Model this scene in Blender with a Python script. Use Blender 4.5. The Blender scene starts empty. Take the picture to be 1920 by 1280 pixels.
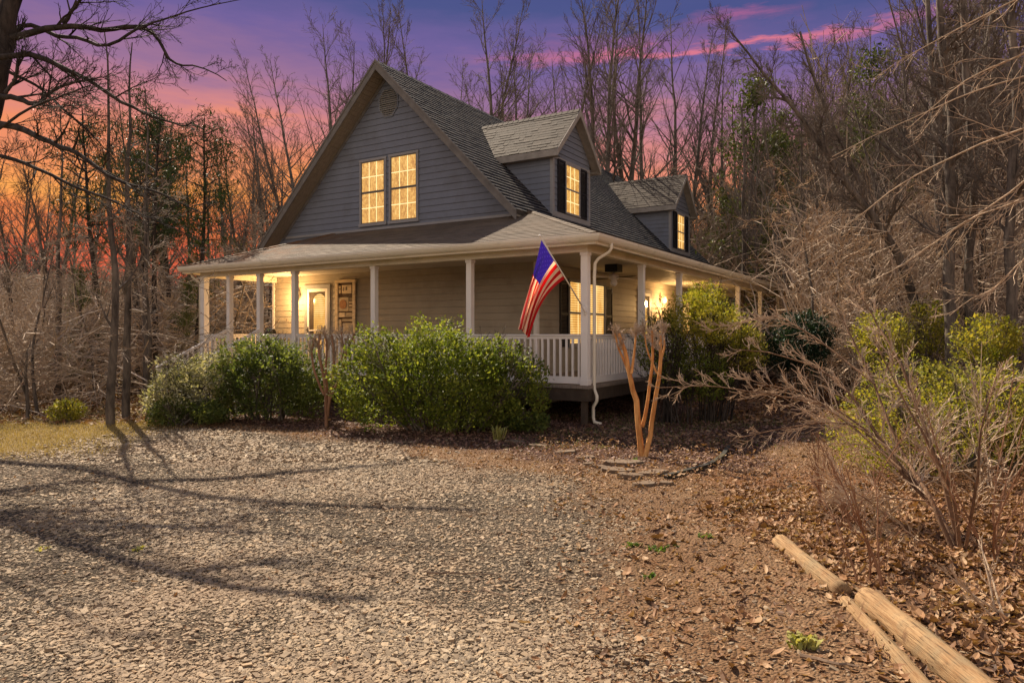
import bpy, bmesh, math, random
import numpy as np
from mathutils import Vector, Matrix
D = bpy.data
scene = bpy.context.scene
COL = scene.collection
R = math.radians

def s2l(c):
    return tuple(((v/255)/12.92 if v/255 <= .04045 else ((v/255+.055)/1.055)**2.4) for v in c)

# ------------------------------------------------------------------ camera
FPX = 1329.0; HZ = 626.0; EYE = 1.66
cam = D.cameras.new('camera'); camo = D.objects.new('camera', cam); COL.objects.link(camo)
camo.location = (0, 0, EYE); camo.rotation_euler = (R(90), 0, 0)
cam.sensor_width = 36; cam.lens = FPX/1920*36; cam.shift_y = -14/1920
cam.clip_start = .05; cam.clip_end = 2000
scene.camera = camo
def PX(x, y, Y):
    """point seen at photo pixel x,y at distance Y metres ahead of the camera"""
    return np.array([(x-960)/FPX*Y, Y, EYE+(HZ-y)/FPX*Y])
def GX(x, y, z=0.):
    Y = (EYE-z)*FPX/(y-HZ)
    return np.array([(x-960)/FPX*Y, Y, z])

# ------------------------------------------------------------------ view, world, sun
scene.view_settings.view_transform = 'Standard'; scene.view_settings.look = 'None'
scene.view_settings.exposure = 1.0; scene.view_settings.gamma = 1
scene.render.engine = 'CYCLES'
scene.cycles.max_bounces = 6; scene.cycles.transparent_max_bounces = 8
scene.cycles.sample_clamp_indirect = 1.5
scene.cycles.use_adaptive_sampling = False
scene.cycles.use_denoising = True
SUN = Vector((-.369, .588, .719)).normalized()
sun_el = math.asin(SUN.z); sun_az = math.atan2(SUN.x, SUN.y)
sl = D.lights.new('sun', 'SUN'); sl.energy = 5.0; sl.angle = R(.38); sl.color = (1, .85, .66)
so = D.objects.new('sun', sl); COL.objects.link(so); so.rotation_euler = SUN.to_track_quat('Z', 'Y').to_euler()
so.location = SUN*60

W = D.worlds.new('World'); scene.world = W; W.use_nodes = True
nt = W.node_tree; nt.nodes.clear()
class NG:
    def __init__(s, nt): s.nt = nt; s.n = nt.nodes; s.l = nt.links
    def add(s, t, **k):
        o = s.n.new(t)
        for a, b in k.items():
            if a == 'ins':
                for i, v in b.items():
                    if hasattr(v, 'is_output') or isinstance(v, bpy.types.NodeSocket): s.l.new(v, o.inputs[i])
                    else: o.inputs[i].default_value = v
            else: setattr(o, a, b)
        return o
    def math(s, op, a, b=None, c=None, clamp=False):
        o = s.n.new('ShaderNodeMath'); o.operation = op; o.use_clamp = clamp
        for i, v in enumerate((a, b, c)):
            if v is None: continue
            if isinstance(v, bpy.types.NodeSocket): s.l.new(v, o.inputs[i])
            else: o.inputs[i].default_value = v
        return o.outputs[0]
    def ramp(s, fac, stops, interp='LINEAR'):
        o = s.n.new('ShaderNodeValToRGB'); o.color_ramp.interpolation = interp
        e = o.color_ramp.elements
        while len(e) < len(stops): e.new(.5)
        for i, (p, c) in enumerate(sorted(stops, key=lambda q: q[0])):
            e[i].position = p; e[i].color = tuple(c)[:3]+(1,)
        s.l.new(fac, o.inputs[0]); return o.outputs[0]
    def mix(s, fac, a, b, mode='MIX'):
        o = s.n.new('ShaderNodeMix'); o.data_type = 'RGBA'; o.blend_type = mode
        for i, v in ((0, fac), (6, a), (7, b)):
            if isinstance(v, bpy.types.NodeSocket): s.l.new(v, o.inputs[i])
            elif i == 0: o.inputs[0].default_value = v
            else: o.inputs[i].default_value = tuple(v)[:3]+(1,)
        return o.outputs[2]
    def noise(s, vec, scale, detail=3, rough=.55, out=0, dist=0.):
        o = s.n.new('ShaderNodeTexNoise'); o.inputs['Scale'].default_value = scale
        o.inputs['Detail'].default_value = detail; o.inputs['Roughness'].default_value = rough
        o.inputs['Distortion'].default_value = dist
        if vec is not None: s.l.new(vec, o.inputs['Vector'])
        return o.outputs[out]
    def mr(s, v, a, b, c=0., d=1.):
        o = s.n.new('ShaderNodeMapRange'); o.clamp = True; s.l.new(v, o.inputs[0])
        for i, q in enumerate((a, b, c, d)): o.inputs[i+1].default_value = q
        return o.outputs[0]
    def mapping(s, vec, scale=(1, 1, 1), loc=(0, 0, 0), rot=(0, 0, 0)):
        o = s.n.new('ShaderNodeMapping'); s.l.new(vec, o.inputs[0])
        o.inputs[1].default_value = loc; o.inputs[2].default_value = rot; o.inputs[3].default_value = scale
        return o.outputs[0]
g = NG(nt)
tc = g.add('ShaderNodeTexCoord').outputs['Generated']
sp = g.add('ShaderNodeSeparateXYZ', ins={0: tc}).outputs
hyp = g.math('SQRT', g.math('ADD', g.math('MULTIPLY', sp[0], sp[0]), g.math('MULTIPLY', sp[1], sp[1])))
hyp = g.math('MAXIMUM', hyp, .02)
el = g.math('DIVIDE', sp[2], hyp)                       # tan(elevation)
az = g.math('ARCTAN2', sp[0], sp[1])                    # 0 = straight ahead, + = right
wob = g.noise(g.mapping(tc, (2.2, 2.2, 12)), 1.6, 7, .6)
e2 = g.math('ADD', el, g.math('MULTIPLY', g.math('SUBTRACT', wob, .5), .15))
e2 = g.math('ADD', e2, g.math('MULTIPLY', g.mr(az, -.2, .7), .07))
grad = g.ramp(g.math('MULTIPLY', e2, 1.6, clamp=True), [
    (.0, s2l((225, 92, 66))), (.19, s2l((236, 108, 72))), (.29, s2l((255, 160, 84))), (.37, s2l((240, 146, 106))),
    (.475, s2l((212, 136, 136))), (.545, s2l((158, 116, 150))), (.65, s2l((114, 98, 154))), (.76, s2l((78, 86, 138))), (1., s2l((66, 76, 134)))])
# pink cloud bands, laid out by azimuth and elevation in the sky
cn = g.noise(g.mapping(tc, (3, 3, 16)), 3.0, 8, .68)
def band(a0, a1, e_at0, slope, wdt, soft=.03):
    yy = g.math('SUBTRACT', el, g.math('ADD', g.math('MULTIPLY', az, slope), e_at0))
    yy = g.math('ADD', yy, g.math('MULTIPLY', g.math('SUBTRACT', cn, .5), .075))
    d = g.math('ABSOLUTE', yy)
    m = g.mr(d, wdt, 0)
    m = g.math('MULTIPLY', m, g.mr(az, a0-soft, a0+soft)); return g.math('MULTIPLY', m, g.mr(az, a1+soft, a1-soft))
b1 = band(.04, .50, .388, .0, .011, .12)
b4 = band(.02, .26, .392, .04, .022, .08)
b2 = band(.26, .36, .425, .0, .014, .05)
b3 = band(-.43, -.27, .300, .03, .016, .06)
b5 = band(-.75, -.42, .19, .03, .03, .1)
c1 = g.mix(g.math('MULTIPLY', b1, .85), grad, s2l((238, 128, 140)))
c1 = g.mix(g.math('MULTIPLY', b4, .35), c1, s2l((205, 115, 150)))
c1 = g.mix(g.math('MULTIPLY', b2, .45), c1, s2l((215, 110, 150)))
c1 = g.mix(g.math('MULTIPLY', b3, .65), c1, s2l((250, 150, 105)))
c1 = g.mix(g.math('MULTIPLY', b5, .6), c1, s2l((255, 178, 90)))
# above and behind the view: clear upper sky
sky = g.add('ShaderNodeTexSky', sky_type='NISHITA', sun_disc=False, sun_elevation=sun_el, sun_rotation=sun_az)
SKYK = .072
skyc = g.mix(1.0, sky.outputs[0], (SKYK*1.02, SKYK*.93, SKYK*.92), 'MULTIPLY')
hi = g.mr(g.math('ADD', el, g.math('MULTIPLY', sp[1], -.5)), .12, .62)
c1 = g.mix(1.0, c1, (.505, .505, .515), 'MULTIPLY')
tot = g.mix(hi, c1, skyc)
# warm fill glow added low behind the camera to brighten posts and porch
bk = g.math('MULTIPLY', g.mr(sp[1], .15, -.5), g.mr(el, 1.1, .15))
tot = g.mix(bk, tot, (.60, .50, .41))
bg = g.add('ShaderNodeBackground', ins={0: tot, 1: 1.0})
wo = g.add('ShaderNodeOutputWorld'); nt.links.new(bg.outputs[0], wo.inputs[0])

# ------------------------------------------------------------------ materials
def newmat(name):
    m = D.materials.new(name); m.use_nodes = True; m.node_tree.nodes.clear(); return m, NG(m.node_tree)
def finish(g, bsdf):
    o = g.add('ShaderNodeOutputMaterial'); g.l.new(bsdf, o.inputs[0])
def simple(name, col, rough=.7, var=.25, nscale=3., stretch=(1, 1, 1), bump=0., bscale=60., dirt=None, island=0., spec=.3, metal=0.):
    m, g = newmat(name)
    tc = g.add('ShaderNodeTexCoord').outputs['Object']
    v = g.mapping(tc, stretch)
    n = g.noise(v, nscale, 5, .6)
    c = g.mix(g.mr(n, .3, .7), tuple(x*(1-var) for x in col), tuple(min(1, x*(1+var)) for x in col))
    if dirt:
        n2 = g.noise(tc, dirt[1], 6, .65)
        c = g.mix(g.mr(n2, dirt[2], dirt[3]), c, dirt[0])
    if island:
        geo = g.add('ShaderNodeNewGeometry').outputs['Random Per Island']
        k = g.mr(geo, 0, 1, 1-island, 1+island)
        hsv = g.add('ShaderNodeHueSaturation', ins={'Value': k, 'Color': c}); c = hsv.outputs[0]
    p = g.add('ShaderNodeBsdfPrincipled', ins={'Base Color': c, 'Roughness': rough, 'Specular IOR Level': spec, 'Metallic': metal})
    if bump:
        b = g.add('ShaderNodeBump', ins={'Strength': bump, 'Distance': .01, 'Height': g.noise(v, bscale, 4, .6)})
        g.l.new(b.outputs[0], p.inputs['Normal'])
    finish(g, p.outputs[0]); return m
def leafmat(name, cols, trans=.45, rough=.45, tint=1.5):
    m, g = newmat(name)
    r = g.add('ShaderNodeNewGeometry').outputs['Random Per Island']
    tc = g.add('ShaderNodeTexCoord').outputs['Object']
    k = g.math('ADD', g.math('MULTIPLY', r, .6), g.math('MULTIPLY', g.mr(g.noise(tc, 1.1, 3), .3, .7), .4))
    c = g.ramp(k, [(i/(len(cols)-1), q) for i, q in enumerate(cols)])
    p = g.add('ShaderNodeBsdfPrincipled', ins={'Base Color': c, 'Roughness': max(rough, .5), 'Specular IOR Level': .18})
    c2 = g.mix(1., c, (tint*1.05, tint*1.0, tint*.45), 'MULTIPLY')
    t = g.add('ShaderNodeBsdfTranslucent', ins={0: c2})
    mx = g.add('ShaderNodeMixShader', ins={0: trans, 1: p.outputs[0], 2: t.outputs[0]})
    finish(g, mx.outputs[0]); return m
M = {}
M['siding'] = simple('siding_vinyl_shaded', (.160, .175, .215), .6, .10, 1.5, (1, 1, .4), .15, 120, dirt=((.11, .11, .12), 1.2, .5, .85))  # same vinyl as the porch walls, gable shade painted in darker and bluer
M['porch_siding'] = simple('siding_vinyl_lit', (.36, .31, .24), .6, .08, 1.5, (1, 1, .4), .15, 120, dirt=((.25, .21, .16), 1.2, .5, .85))  # same vinyl as the gable, porch light painted in as a paler tan
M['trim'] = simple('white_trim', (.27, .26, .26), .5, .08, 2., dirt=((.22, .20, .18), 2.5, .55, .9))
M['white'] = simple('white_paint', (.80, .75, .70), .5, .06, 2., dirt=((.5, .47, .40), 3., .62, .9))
M['header'] = simple('header_paint', (.74, .66, .52), .55, .08, 1.2, (1, 1, 1), .1, 40, dirt=((.50, .46, .28), 1.6, .5, .85))
M['gutter'] = simple('gutter_metal', (.76, .69, .56), .4, .1, 1.0, dirt=((.36, .33, .24), 2., .55, .85))
M['barge'] = simple('weathered_board', (.15, .14, .13), .75, .25, 5., (1, 1, 1), .35, 50, dirt=((.17, .15, .13), 3., .45, .8))
M['soffit'] = simple('soffit_board', (.24, .20, .15), .75, .25, 6., (1, 6, 1), .3, 40)
M['ceiling'] = simple('porch_ceiling', (.52, .47, .40), .6, .08, 2.)
M['deck'] = simple('weathered_deck', (.24, .19, .15), .8, .3, 4., (8, 1, 1), .3, 40)
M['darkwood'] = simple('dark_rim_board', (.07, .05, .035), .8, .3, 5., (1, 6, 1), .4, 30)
M['foundation'] = simple('foundation_block', (.34, .29, .22), .85, .2, 3., bump=.4, bscale=30)
M['black'] = simple('black_shutter', (.012, .012, .016), .5, .2, 4.)
M['blackmetal'] = simple('black_metal', (.015, .015, .015), .4, .2, 4.)
M['vent'] = simple('vent_paint', (.26, .24, .21), .6, .1, 5.)
def shingle(name, ca, cb, moss=None, band=None):
    m, g = newmat(name)
    tc = g.add('ShaderNodeTexCoord').outputs['Object']
    r = g.add('ShaderNodeNewGeometry').outputs['Random Per Island']
    n = g.noise(tc, 1.0, 5, .6); n3 = g.noise(tc, 90, 3, .7)
    c = g.mix(r, ca, cb)
    c = g.mix(g.mr(n, .35, .75, 0, .55), c, tuple(x*.55 for x in ca))
    c = g.mix(g.mr(n3, .3, .7, 0, .45), c, tuple(x*1.5 for x in cb))
    if band:      # grazing-sun stripes painted onto laminated shingles: pale lit lower edge, dark shaded upper part
        sx = g.add('ShaderNodeSeparateXYZ', ins={0: tc}).outputs
        d = g.math('ADD', g.math('MULTIPLY', sx[0], -band[0]), g.math('MULTIPLY', sx[2], band[1])); d = g.math('ADD', d, band[2])
        fr = g.math('FRACT', g.math('DIVIDE', d, band[3]))
        wn = g.noise(g.mapping(tc, (0, 5, 6)), 2.5, 3, .6)
        k = g.math('LESS_THAN', fr, g.mr(wn, .35, .65, .22, .5))
        c = g.mix(k, band[4], c)
    if moss:
        ob = g.add('ShaderNodeSeparateXYZ', ins={0: tc}).outputs
        k = g.mr(ob[0], -7.0, -9.6)
        nm = g.noise(tc, 2.6, 6, .7)
        k = g.math('MULTIPLY', k, g.mr(nm, .42, .62))
        c = g.mix(k, c, moss)
    p = g.add('ShaderNodeBsdfPrincipled', ins={'Base Color': c, 'Roughness': .85, 'Specular IOR Level': .25})
    b = g.add('ShaderNodeBump', ins={'Strength': .5, 'Distance': .006, 'Height': n3}); g.l.new(b.outputs[0], p.inputs['Normal'])
    finish(g, p.outputs[0]); return m
M['shingle'] = shingle('asphalt_shingle', (.065, .049, .037), (.145, .11, .08), (.17, .07, .02))
M['shingle_dormer'] = shingle('asphalt_shingle_dormer', (.034, .026, .020), (.068, .051, .038))
KA, KZ = 2.66, 3.76
M['shingle_dark'] = shingle('asphalt_shingle_steep', (.055, .052, .052), (.13, .123, .118), None, (.70711, .70711, -(KA+KZ+.72)*.70711+.145*50, .145, (.008, .008, .010)))
def litglass(name, kind='tree', strength=1.0):
    m, g = newmat(name)
    tc = g.add('ShaderNodeTexCoord').outputs['Object']
    if kind == 'tree':
        n = g.noise(g.mapping(tc, (3.4, 3.4, 1.6)), 3.2, 6, .7, dist=1.2)
        n2 = g.noise(g.mapping(tc, (1, 1, .5)), 14, 4, .7, dist=2.)
        k = g.math('MULTIPLY', g.mr(n, .35, .62, .52, 1.), g.mr(n2, .35, .6, .66, 1.05))  # tree reflections painted into the window glow
        # drawn blind slats behind the glass
        z = g.add('ShaderNodeSeparateXYZ', ins={0: tc}).outputs[2]
        s = g.mr(g.math('SINE', g.math('MULTIPLY', z, 150.)), -.9, -.1, .86, 1.)
        k = g.math('MULTIPLY', k, s)
    else:
        z = g.add('ShaderNodeSeparateXYZ', ins={0: tc}).outputs[2]
        s = g.mr(g.math('SINE', g.math('MULTIPLY', z, 105.)), -1., .2, .42, 1.)
        n = g.noise(g.mapping(tc, (2, 2, .8)), 2.0, 4, .6)
        k = g.math('MULTIPLY', s, g.mr(n, .3, .65, .6, 1.1))
    c = g.ramp(k, [(0, (.16, .07, .02)), (.45, (.50, .21, .045)), (.8, (.90, .48, .11)), (1, (1., .66, .24))])
    p = g.add('ShaderNodeBsdfPrincipled', ins={'Base Color': (.05, .04, .03, 1), 'Roughness': .12, 'Emission Color': c, 'Emission Strength': strength})
    finish(g, p.outputs[0]); return m
M['lit'] = litglass('lit_window_glass', 'tree', .5)
M['blind'] = litglass('lit_window_blinds', 'blind', .56)
def emis(name, col, s):
    m, g = newmat(name); e = g.add('ShaderNodeEmission', ins={0: tuple(col)+(1,), 1: s}); finish(g, e.outputs[0]); return m
M['bulb'] = emis('lamp_globe_glow', (1, .60, .20), 2.6)
M['muntin'] = simple('glowing_muntin', (.80, .66, .42), .5, .05)
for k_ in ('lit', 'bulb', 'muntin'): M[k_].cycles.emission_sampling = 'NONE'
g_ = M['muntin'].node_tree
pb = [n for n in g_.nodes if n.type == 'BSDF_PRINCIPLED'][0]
pb.inputs['Emission Color'].default_value = (1, .72, .32, 1); pb.inputs['Emission Strength'].default_value = .55  # window light painted on: the muntins glow by themselves

# ------------------------------------------------------------------ object helpers
def tag(o, label=None, cat=None, group=None, kind=None):
    if label: o['label'] = label
    if cat: o['category'] = cat
    if group: o['group'] = group
    if kind: o['kind'] = kind
    return o
def empty(name, loc, rz=0., **k):
    o = D.objects.new(name, None); COL.objects.link(o); o.location = loc; o.rotation_euler = (0, 0, rz)
    o.empty_display_size = .3
    return tag(o, **k)
def link(name, me, mat, parent=None):
    if mat is not None: me.materials.append(mat)
    o = D.objects.new(name, me); COL.objects.link(o)
    if parent is not None: o.parent = parent
    return o
def copy_tree(o, parent=None):
    c = o.copy(); COL.objects.link(c)
    if parent is not None: c.parent = parent
    for ch in list(o.children): copy_tree(ch, c)
    return c
def np_mesh(name, V, F, smooth=False, uv=None):
    """V (n,3), F (m,k) with constant k"""
    V = np.asarray(V, np.float32).reshape(-1, 3); F = np.asarray(F, np.int32); k = F.shape[1]
    me = D.meshes.new(name); me.vertices.add(len(V)); me.vertices.foreach_set('co', V.ravel())
    me.loops.add(F.size); me.loops.foreach_set('vertex_index', F.ravel())
    me.polygons.add(len(F)); me.polygons.foreach_set('loop_start', np.arange(0, F.size, k, dtype=np.int32))
    try: me.polygons.foreach_set('loop_total', np.full(len(F), k, np.int32))
    except Exception: pass
    me.polygons.foreach_set('use_smooth', np.full(len(F), smooth, bool))
    if uv is not None:
        l = me.uv_layers.new(name='UVMap'); l.data.foreach_set('uv', np.asarray(uv, np.float32).ravel())
    me.update(calc_edges=True); return me

DZ = .72
class MB:
    """collects shapes in house coordinates (a = leftwards along the front, b = back, z above deck)"""
    def __init__(s, house=True): s.v = []; s.f = []; s.house = house
    def T(s, p): return (-p[0], p[1], p[2]+DZ) if s.house else tuple(p)
    def hexa(s, P):
        i = len(s.v); s.v += [s.T(p) for p in P]
        s.f += [(i, i+1, i+2, i+3), (i+7, i+6, i+5, i+4), (i, i+4, i+5, i+1), (i+1, i+5, i+6, i+2), (i+2, i+6, i+7, i+3), (i+3, i+7, i+4, i)]
        return s
    def box(s, a0, a1, b0, b1, z0, z1):
        return s.hexa([(a0, b0, z0), (a1, b0, z0), (a1, b1, z0), (a0, b1, z0), (a0, b0, z1), (a1, b0, z1), (a1, b1, z1), (a0, b1, z1)])
    def slab(s, poly, n, t):
        """polygon (list of points) thickened by t along -n"""
        i = len(s.v); k = len(poly)
        s.v += [s.T(p) for p in poly]
        s.v += [s.T((p[0]-n[0]*t, p[1]-n[1]*t, p[2]-n[2]*t)) for p in poly]
        s.f.append(tuple(range(i, i+k))); s.f.append(tuple(range(i+2*k-1, i+k-1, -1)))
        for q in range(k): s.f.append((i+q, i+(q+1) % k, i+k+(q+1) % k, i+k+q))
        return s
    def quad(s, *P):
        i = len(s.v); s.v += [s.T(p) for p in P]; s.f.append(tuple(range(i, i+len(P)))); return s
    def tube(s, pts, rad, n=10, caps=True):
        pts = [Vector(s.T(p)) for p in pts]
        if not hasattr(rad, '__len__'): rad = [rad]*len(pts)
        i0 = len(s.v); prev = None
        for i, p in enumerate(pts):
            t = (pts[min(i+1, len(pts)-1)]-pts[max(i-1, 0)]).normalized()
            if prev is None: x = t.orthogonal().normalized()
            else: x = (prev - t*prev.dot(t)).normalized()
            prev = x; y = t.cross(x)
            for k in range(n):
                a = 2*math.pi*k/n; s.v.append(tuple(p+(x*math.cos(a)+y*math.sin(a))*rad[i]))
        for i in range(len(pts)-1):
            for k in range(n):
                a = i0+i*n+k; b = i0+i*n+(k+1) % n; s.f.append((a, b, b+n, a+n))
        if caps:
            s.f.append(tuple(i0+k for k in range(n))[::-1]); s.f.append(tuple(i0+(len(pts)-1)*n+k for k in range(n)))
        return s
    def build(s, name, mat, parent=None, smooth=False, bevel=0., recalc=True):
        me = D.meshes.new(name); me.from_pydata(s.v, [], s.f)
        if recalc or bevel:
            bm = bmesh.new(); bm.from_mesh(me)
            if bevel: bmesh.ops.bevel(bm, geom=list(bm.edges), offset=bevel, segments=1, affect='EDGES')
            if recalc: bmesh.ops.recalc_face_normals(bm, faces=bm.faces)
            bm.to_mesh(me); bm.free()
        if smooth: me.polygons.foreach_set('use_smooth', [True]*len(me.polygons))
        me.update(); return link(name, me, mat, parent)
# ------------------------------------------------------------------ the house
CX, CY = 1.352, 13.023; VX, VY = .52277, .85247
TH = -math.atan2(VX, VY)
def HW(a, b, z=0.):
    return (CX-VY*a+VX*b, CY+VX*a+VY*b, z+DZ)
house = empty('house', (CX, CY, 0), TH, label='grey lap sided cottage with steep gable, two dormers, lit windows and wraparound porch', cat='house')
rnd = random.Random(5)
FR = 2.37                                    # wall line (front wall b, right wall a)
def front(b0): return lambda u, z, o: (u, b0-o, z)
def side(a0): return lambda u, z, o: (a0-o, u, z)
def pbox(mb, P, u0, u1, z0, z1, o0, o1):
    mb.hexa([P(u0, z0, o0), P(u1, z0, o0), P(u1, z0, o1), P(u0, z0, o1), P(u0, z1, o0), P(u1, z1, o0), P(u1, z1, o1), P(u0, z1, o1)])
def siding(mb, P, lo, hi, z0, z1, e=.165):
    z = z0
    while z < z1-.01:
        zt = min(z+e, z1)
        a0, a1, c0, c1 = lo(z), hi(z), lo(zt), hi(zt)
        if a1 > a0 and c1-c0 > -.01:
            c1 = max(c0+.002, c1)
            mb.quad(P(a0, z+.012, .020), P(a1, z+.012, .020), P(c1, zt, .006), P(c0, zt, .006))
            mb.quad(P(a0, z+.012, -.002), P(a1, z+.012, -.002), P(a1, z+.012, .020), P(a0, z+.012, .020))
            # wall core behind
            mb.quad(P(a0, z, -.002), P(a1, z, -.002), P(c1, zt, -.002), P(c0, zt, -.002))
        z += e
APA, APZ = 6.85, 7.95
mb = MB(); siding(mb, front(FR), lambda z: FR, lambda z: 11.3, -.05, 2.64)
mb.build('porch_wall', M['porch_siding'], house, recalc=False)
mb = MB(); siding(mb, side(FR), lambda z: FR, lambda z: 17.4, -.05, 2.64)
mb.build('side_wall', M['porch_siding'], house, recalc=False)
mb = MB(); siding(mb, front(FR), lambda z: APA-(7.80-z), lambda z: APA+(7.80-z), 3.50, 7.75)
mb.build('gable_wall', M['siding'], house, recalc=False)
mb = MB(); mb.box(2.45, 11.25, 2.45, 17.35, -.7, 3.4)       # solid core of the storeys (dark inside)
mb.build('core', M['foundation'], house).name = 'foundation'
mb = MB()                                                  # corner boards
for q in ((FR-.028, FR+.075, FR-.028, FR+.075), (11.24, 11.33, FR-.028, FR+.06), (FR-.028, FR+.06, 17.33, 17.42)):
    mb = MB(); mb.box(*q, -.03, 2.62); mb.build('corner_board', M['white'], house, bevel=.004)
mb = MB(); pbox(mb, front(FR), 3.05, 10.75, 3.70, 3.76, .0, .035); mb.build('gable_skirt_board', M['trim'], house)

# ---- roofs
def courses(mb, E0, E1, up, n, L, lim, e=.145, tab=.24, th=.014, seed=1, uni=False):
    """shingle tabs on a plane: E0->E1 eave line, up unit vector, n normal; lim(d)->(s0,s1) along the eave at up-distance d"""
    E0 = Vector(E0); E1 = Vector(E1); ax = (E1-E0).normalized(); up = Vector(up); n = Vector(n)
    r = random.Random(seed); d = 0.; row = 0
    while d < L:
        d1 = min(d+e*1.15, L); s0, s1 = lim(min(d+e*.5, L)); s = s0+r.uniform(-tab, 0)
        while s < s1:
            w = tab*r.choice((.55, .8, 1.15, 1.5)); a, b = max(s, s0), min(s+w-.004, s1); s += w
            if b-a < .02: continue
            t = th*(1.0+r.uniform(-.12, .12)) if uni else th*(1.75 if r.random() < .5 else .9); dj = d+r.uniform(-.006, .006)
            p = lambda q, k, h: tuple(E0+ax*q+up*k+n*h)
            mb.hexa([p(a, dj, .001), p(b, dj, .001), p(b, d1, .001), p(a, d1, .001), p(a, dj, t+.002), p(b, dj, t+.002), p(b, d1, .004), p(a, d1, .004)])
        d += e; row += 1
def nrm(v): v = Vector(v); v.normalize(); return tuple(v)
S2 = math.sqrt(.5)
B0, B1 = 1.90, 17.70
# main roof slabs (steep)
mb = MB()
nR = (-S2, 0, S2); nL = (S2, 0, S2)
mb.slab([(KA, B0, KZ), (APA, B0, APZ), (APA, B1, APZ), (KA, B1, KZ)], nR, .10)
mb.slab([(11.42, B0, APZ-4.57), (APA, B0, APZ), (APA, B1, APZ), (11.42, B1, APZ-4.57)], nL, .10)
courses(mb, (KA, B0-.01, KZ), (KA, B1, KZ), (S2, 0, S2), nR, (APA-KA)/S2, lambda d: (0, B1-B0+.01), seed=2, th=.021, uni=True)
courses(mb, (11.42, B0-.01, APZ-4.57), (11.42, B1, APZ-4.57), (-S2, 0, S2), nL, 4.57/S2, lambda d: (0, B1-B0+.01), e=.145, tab=.6, seed=8)
k = 0                                                      # ridge caps
y = B0
while y < B1-.1:
    h = .022 if k % 2 else .018
    mb.hexa([(APA-.14, y, APZ-.125+h), (APA, y, APZ+.012+h), (APA, y+.3, APZ+.004+h), (APA-.14, y+.3, APZ-.135+h), (APA-.14, y, APZ-.14), (APA, y, APZ-.0), (APA, y+.3, APZ), (APA-.14, y+.3, APZ-.14)])
    y += .2; k += 1
mb.build('main_roof', M['shingle_dark'], house, recalc=False)
# porch roofs
sl_ = .36; EO = -.40; EZ = 2.70
ca, sa = 1/math.hypot(1, sl_), sl_/math.hypot(1, sl_)
def zf(t): return EZ+sl_*t
tF = FR+.05-EO; tS = KA+.12-EO
AL = 11.6
mb = MB()
nF = (0, -sa, ca); nS = (-sa, 0, ca)
mb.slab([(EO, EO, EZ), (AL, EO, EZ), (AL-tF, EO+tF, zf(tF)), (EO+tF, EO+tF, zf(tF))], nF, .07)
mb.slab([(EO, EO, EZ), (EO, B1+.02, EZ), (EO+tS, B1+.02, zf(tS)), (EO+tS, EO+tF, zf(tS)), (EO+tF, EO+tF, zf(tF))], nS, .07)
mb.slab([(AL, EO, EZ), (AL, EO+tF, EZ), (AL-tF, EO+tF, zf(tF))], (sa, 0, ca), .07)
courses(mb, (EO-.03, EO-.03, EZ-.01), (AL, EO-.03, EZ-.01), (0, ca, sa), nF, (tF+.03)/ca, lambda d: (d*ca+.02, AL-EO-d*ca), seed=3, th=.012, uni=True, tab=.4)
courses(mb, (AL+.02, EO, EZ-.005), (AL+.02, FR, EZ-.005), (-ca, 0, sa), (sa, 0, ca), tF/ca, lambda d: (d*ca, FR-EO), seed=13, th=.010)
y = 0
while y < tF-.05:                                          # hip caps, right and left
    for sx, x0 in ((1, EO), (-1, AL)):
        P = lambda q, w: (x0+sx*(q+w), EO+q-w, zf(q)+.02-abs(w)*.3)
        a, b = y, y+.26
        mb.hexa([(x0+sx*(a-.0), EO+a, zf(a)+.018), (x0+sx*(a+.13), EO+a, zf(a)+.012), (x0+sx*(b+.13), EO+b, zf(b)+.008), (x0+sx*b, EO+b, zf(b)+.012),
                 (x0+sx*(a-.0), EO+a, zf(a)+.046), (x0+sx*(a+.13), EO+a, zf(a)+.034), (x0+sx*(b+.13), EO+b, zf(b)+.026), (x0+sx*b, EO+b, zf(b)+.034)])
    y += .17
mb.build('porch_roof', M['shingle'], house, recalc=False)
mb = MB()
courses(mb, (EO-.03, B1, EZ-.01), (EO-.03, EO, EZ-.01), (ca, 0, sa), nS, (tS-.05)/ca, lambda d: (0, B1-EO-min(d*ca, tF)), seed=4, th=.012, uni=True)
mb.build('side_porch_roof', M['shingle'], house, recalc=False)

# barge boards + rake soffit
def rake(mb, sgn, b0, b1, d0, d1, zlow, off=0.):
    zt = APZ+.012
    L = zt-zlow
    mb.hexa([(APA, b0, zt-d0), (APA+sgn*L, b0, zt-L-d0), (APA+sgn*L, b1, zt-L-d0), (APA, b1, zt-d0),
             (APA, b0, zt-d1), (APA+sgn*L, b0, zt-L-d1), (APA+sgn*L, b1, zt-L-d1), (APA, b1, zt-d1)])
for sg, zl in ((-1, 3.74), (1, 3.44)):
    mb = MB(); rake(mb, sg, B0-.035, B0-.003, -.01, .235, zl); rake(mb, sg, B0-.055, B0-.036, -.03, .04, zl)
    mb.build('barge_board', M['barge'], house, bevel=.003)
mb = MB()
for sg, zl in ((-1, 3.78), (1, 3.5)):
    L = APZ-zl; n = int(L*S2*2/.13)
    for i in range(n):
        t0, t1 = L*i/n, L*(i+.93)/n
        mb.hexa([(APA+sg*t0, B0, APZ-t0-.15), (APA+sg*t1, B0, APZ-t1-.15), (APA+sg*t1, FR, APZ-t1-.15), (APA+sg*t0, FR, APZ-t0-.15),
                 (APA+sg*t0, B0, APZ-t0-.165), (APA+sg*t1, B0, APZ-t1-.165), (APA+sg*t1, FR, APZ-t1-.165), (APA+sg*t0, FR, APZ-t0-.165)])
mb.build('rake_soffit', M['soffit'], house)
mb = MB()
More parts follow.
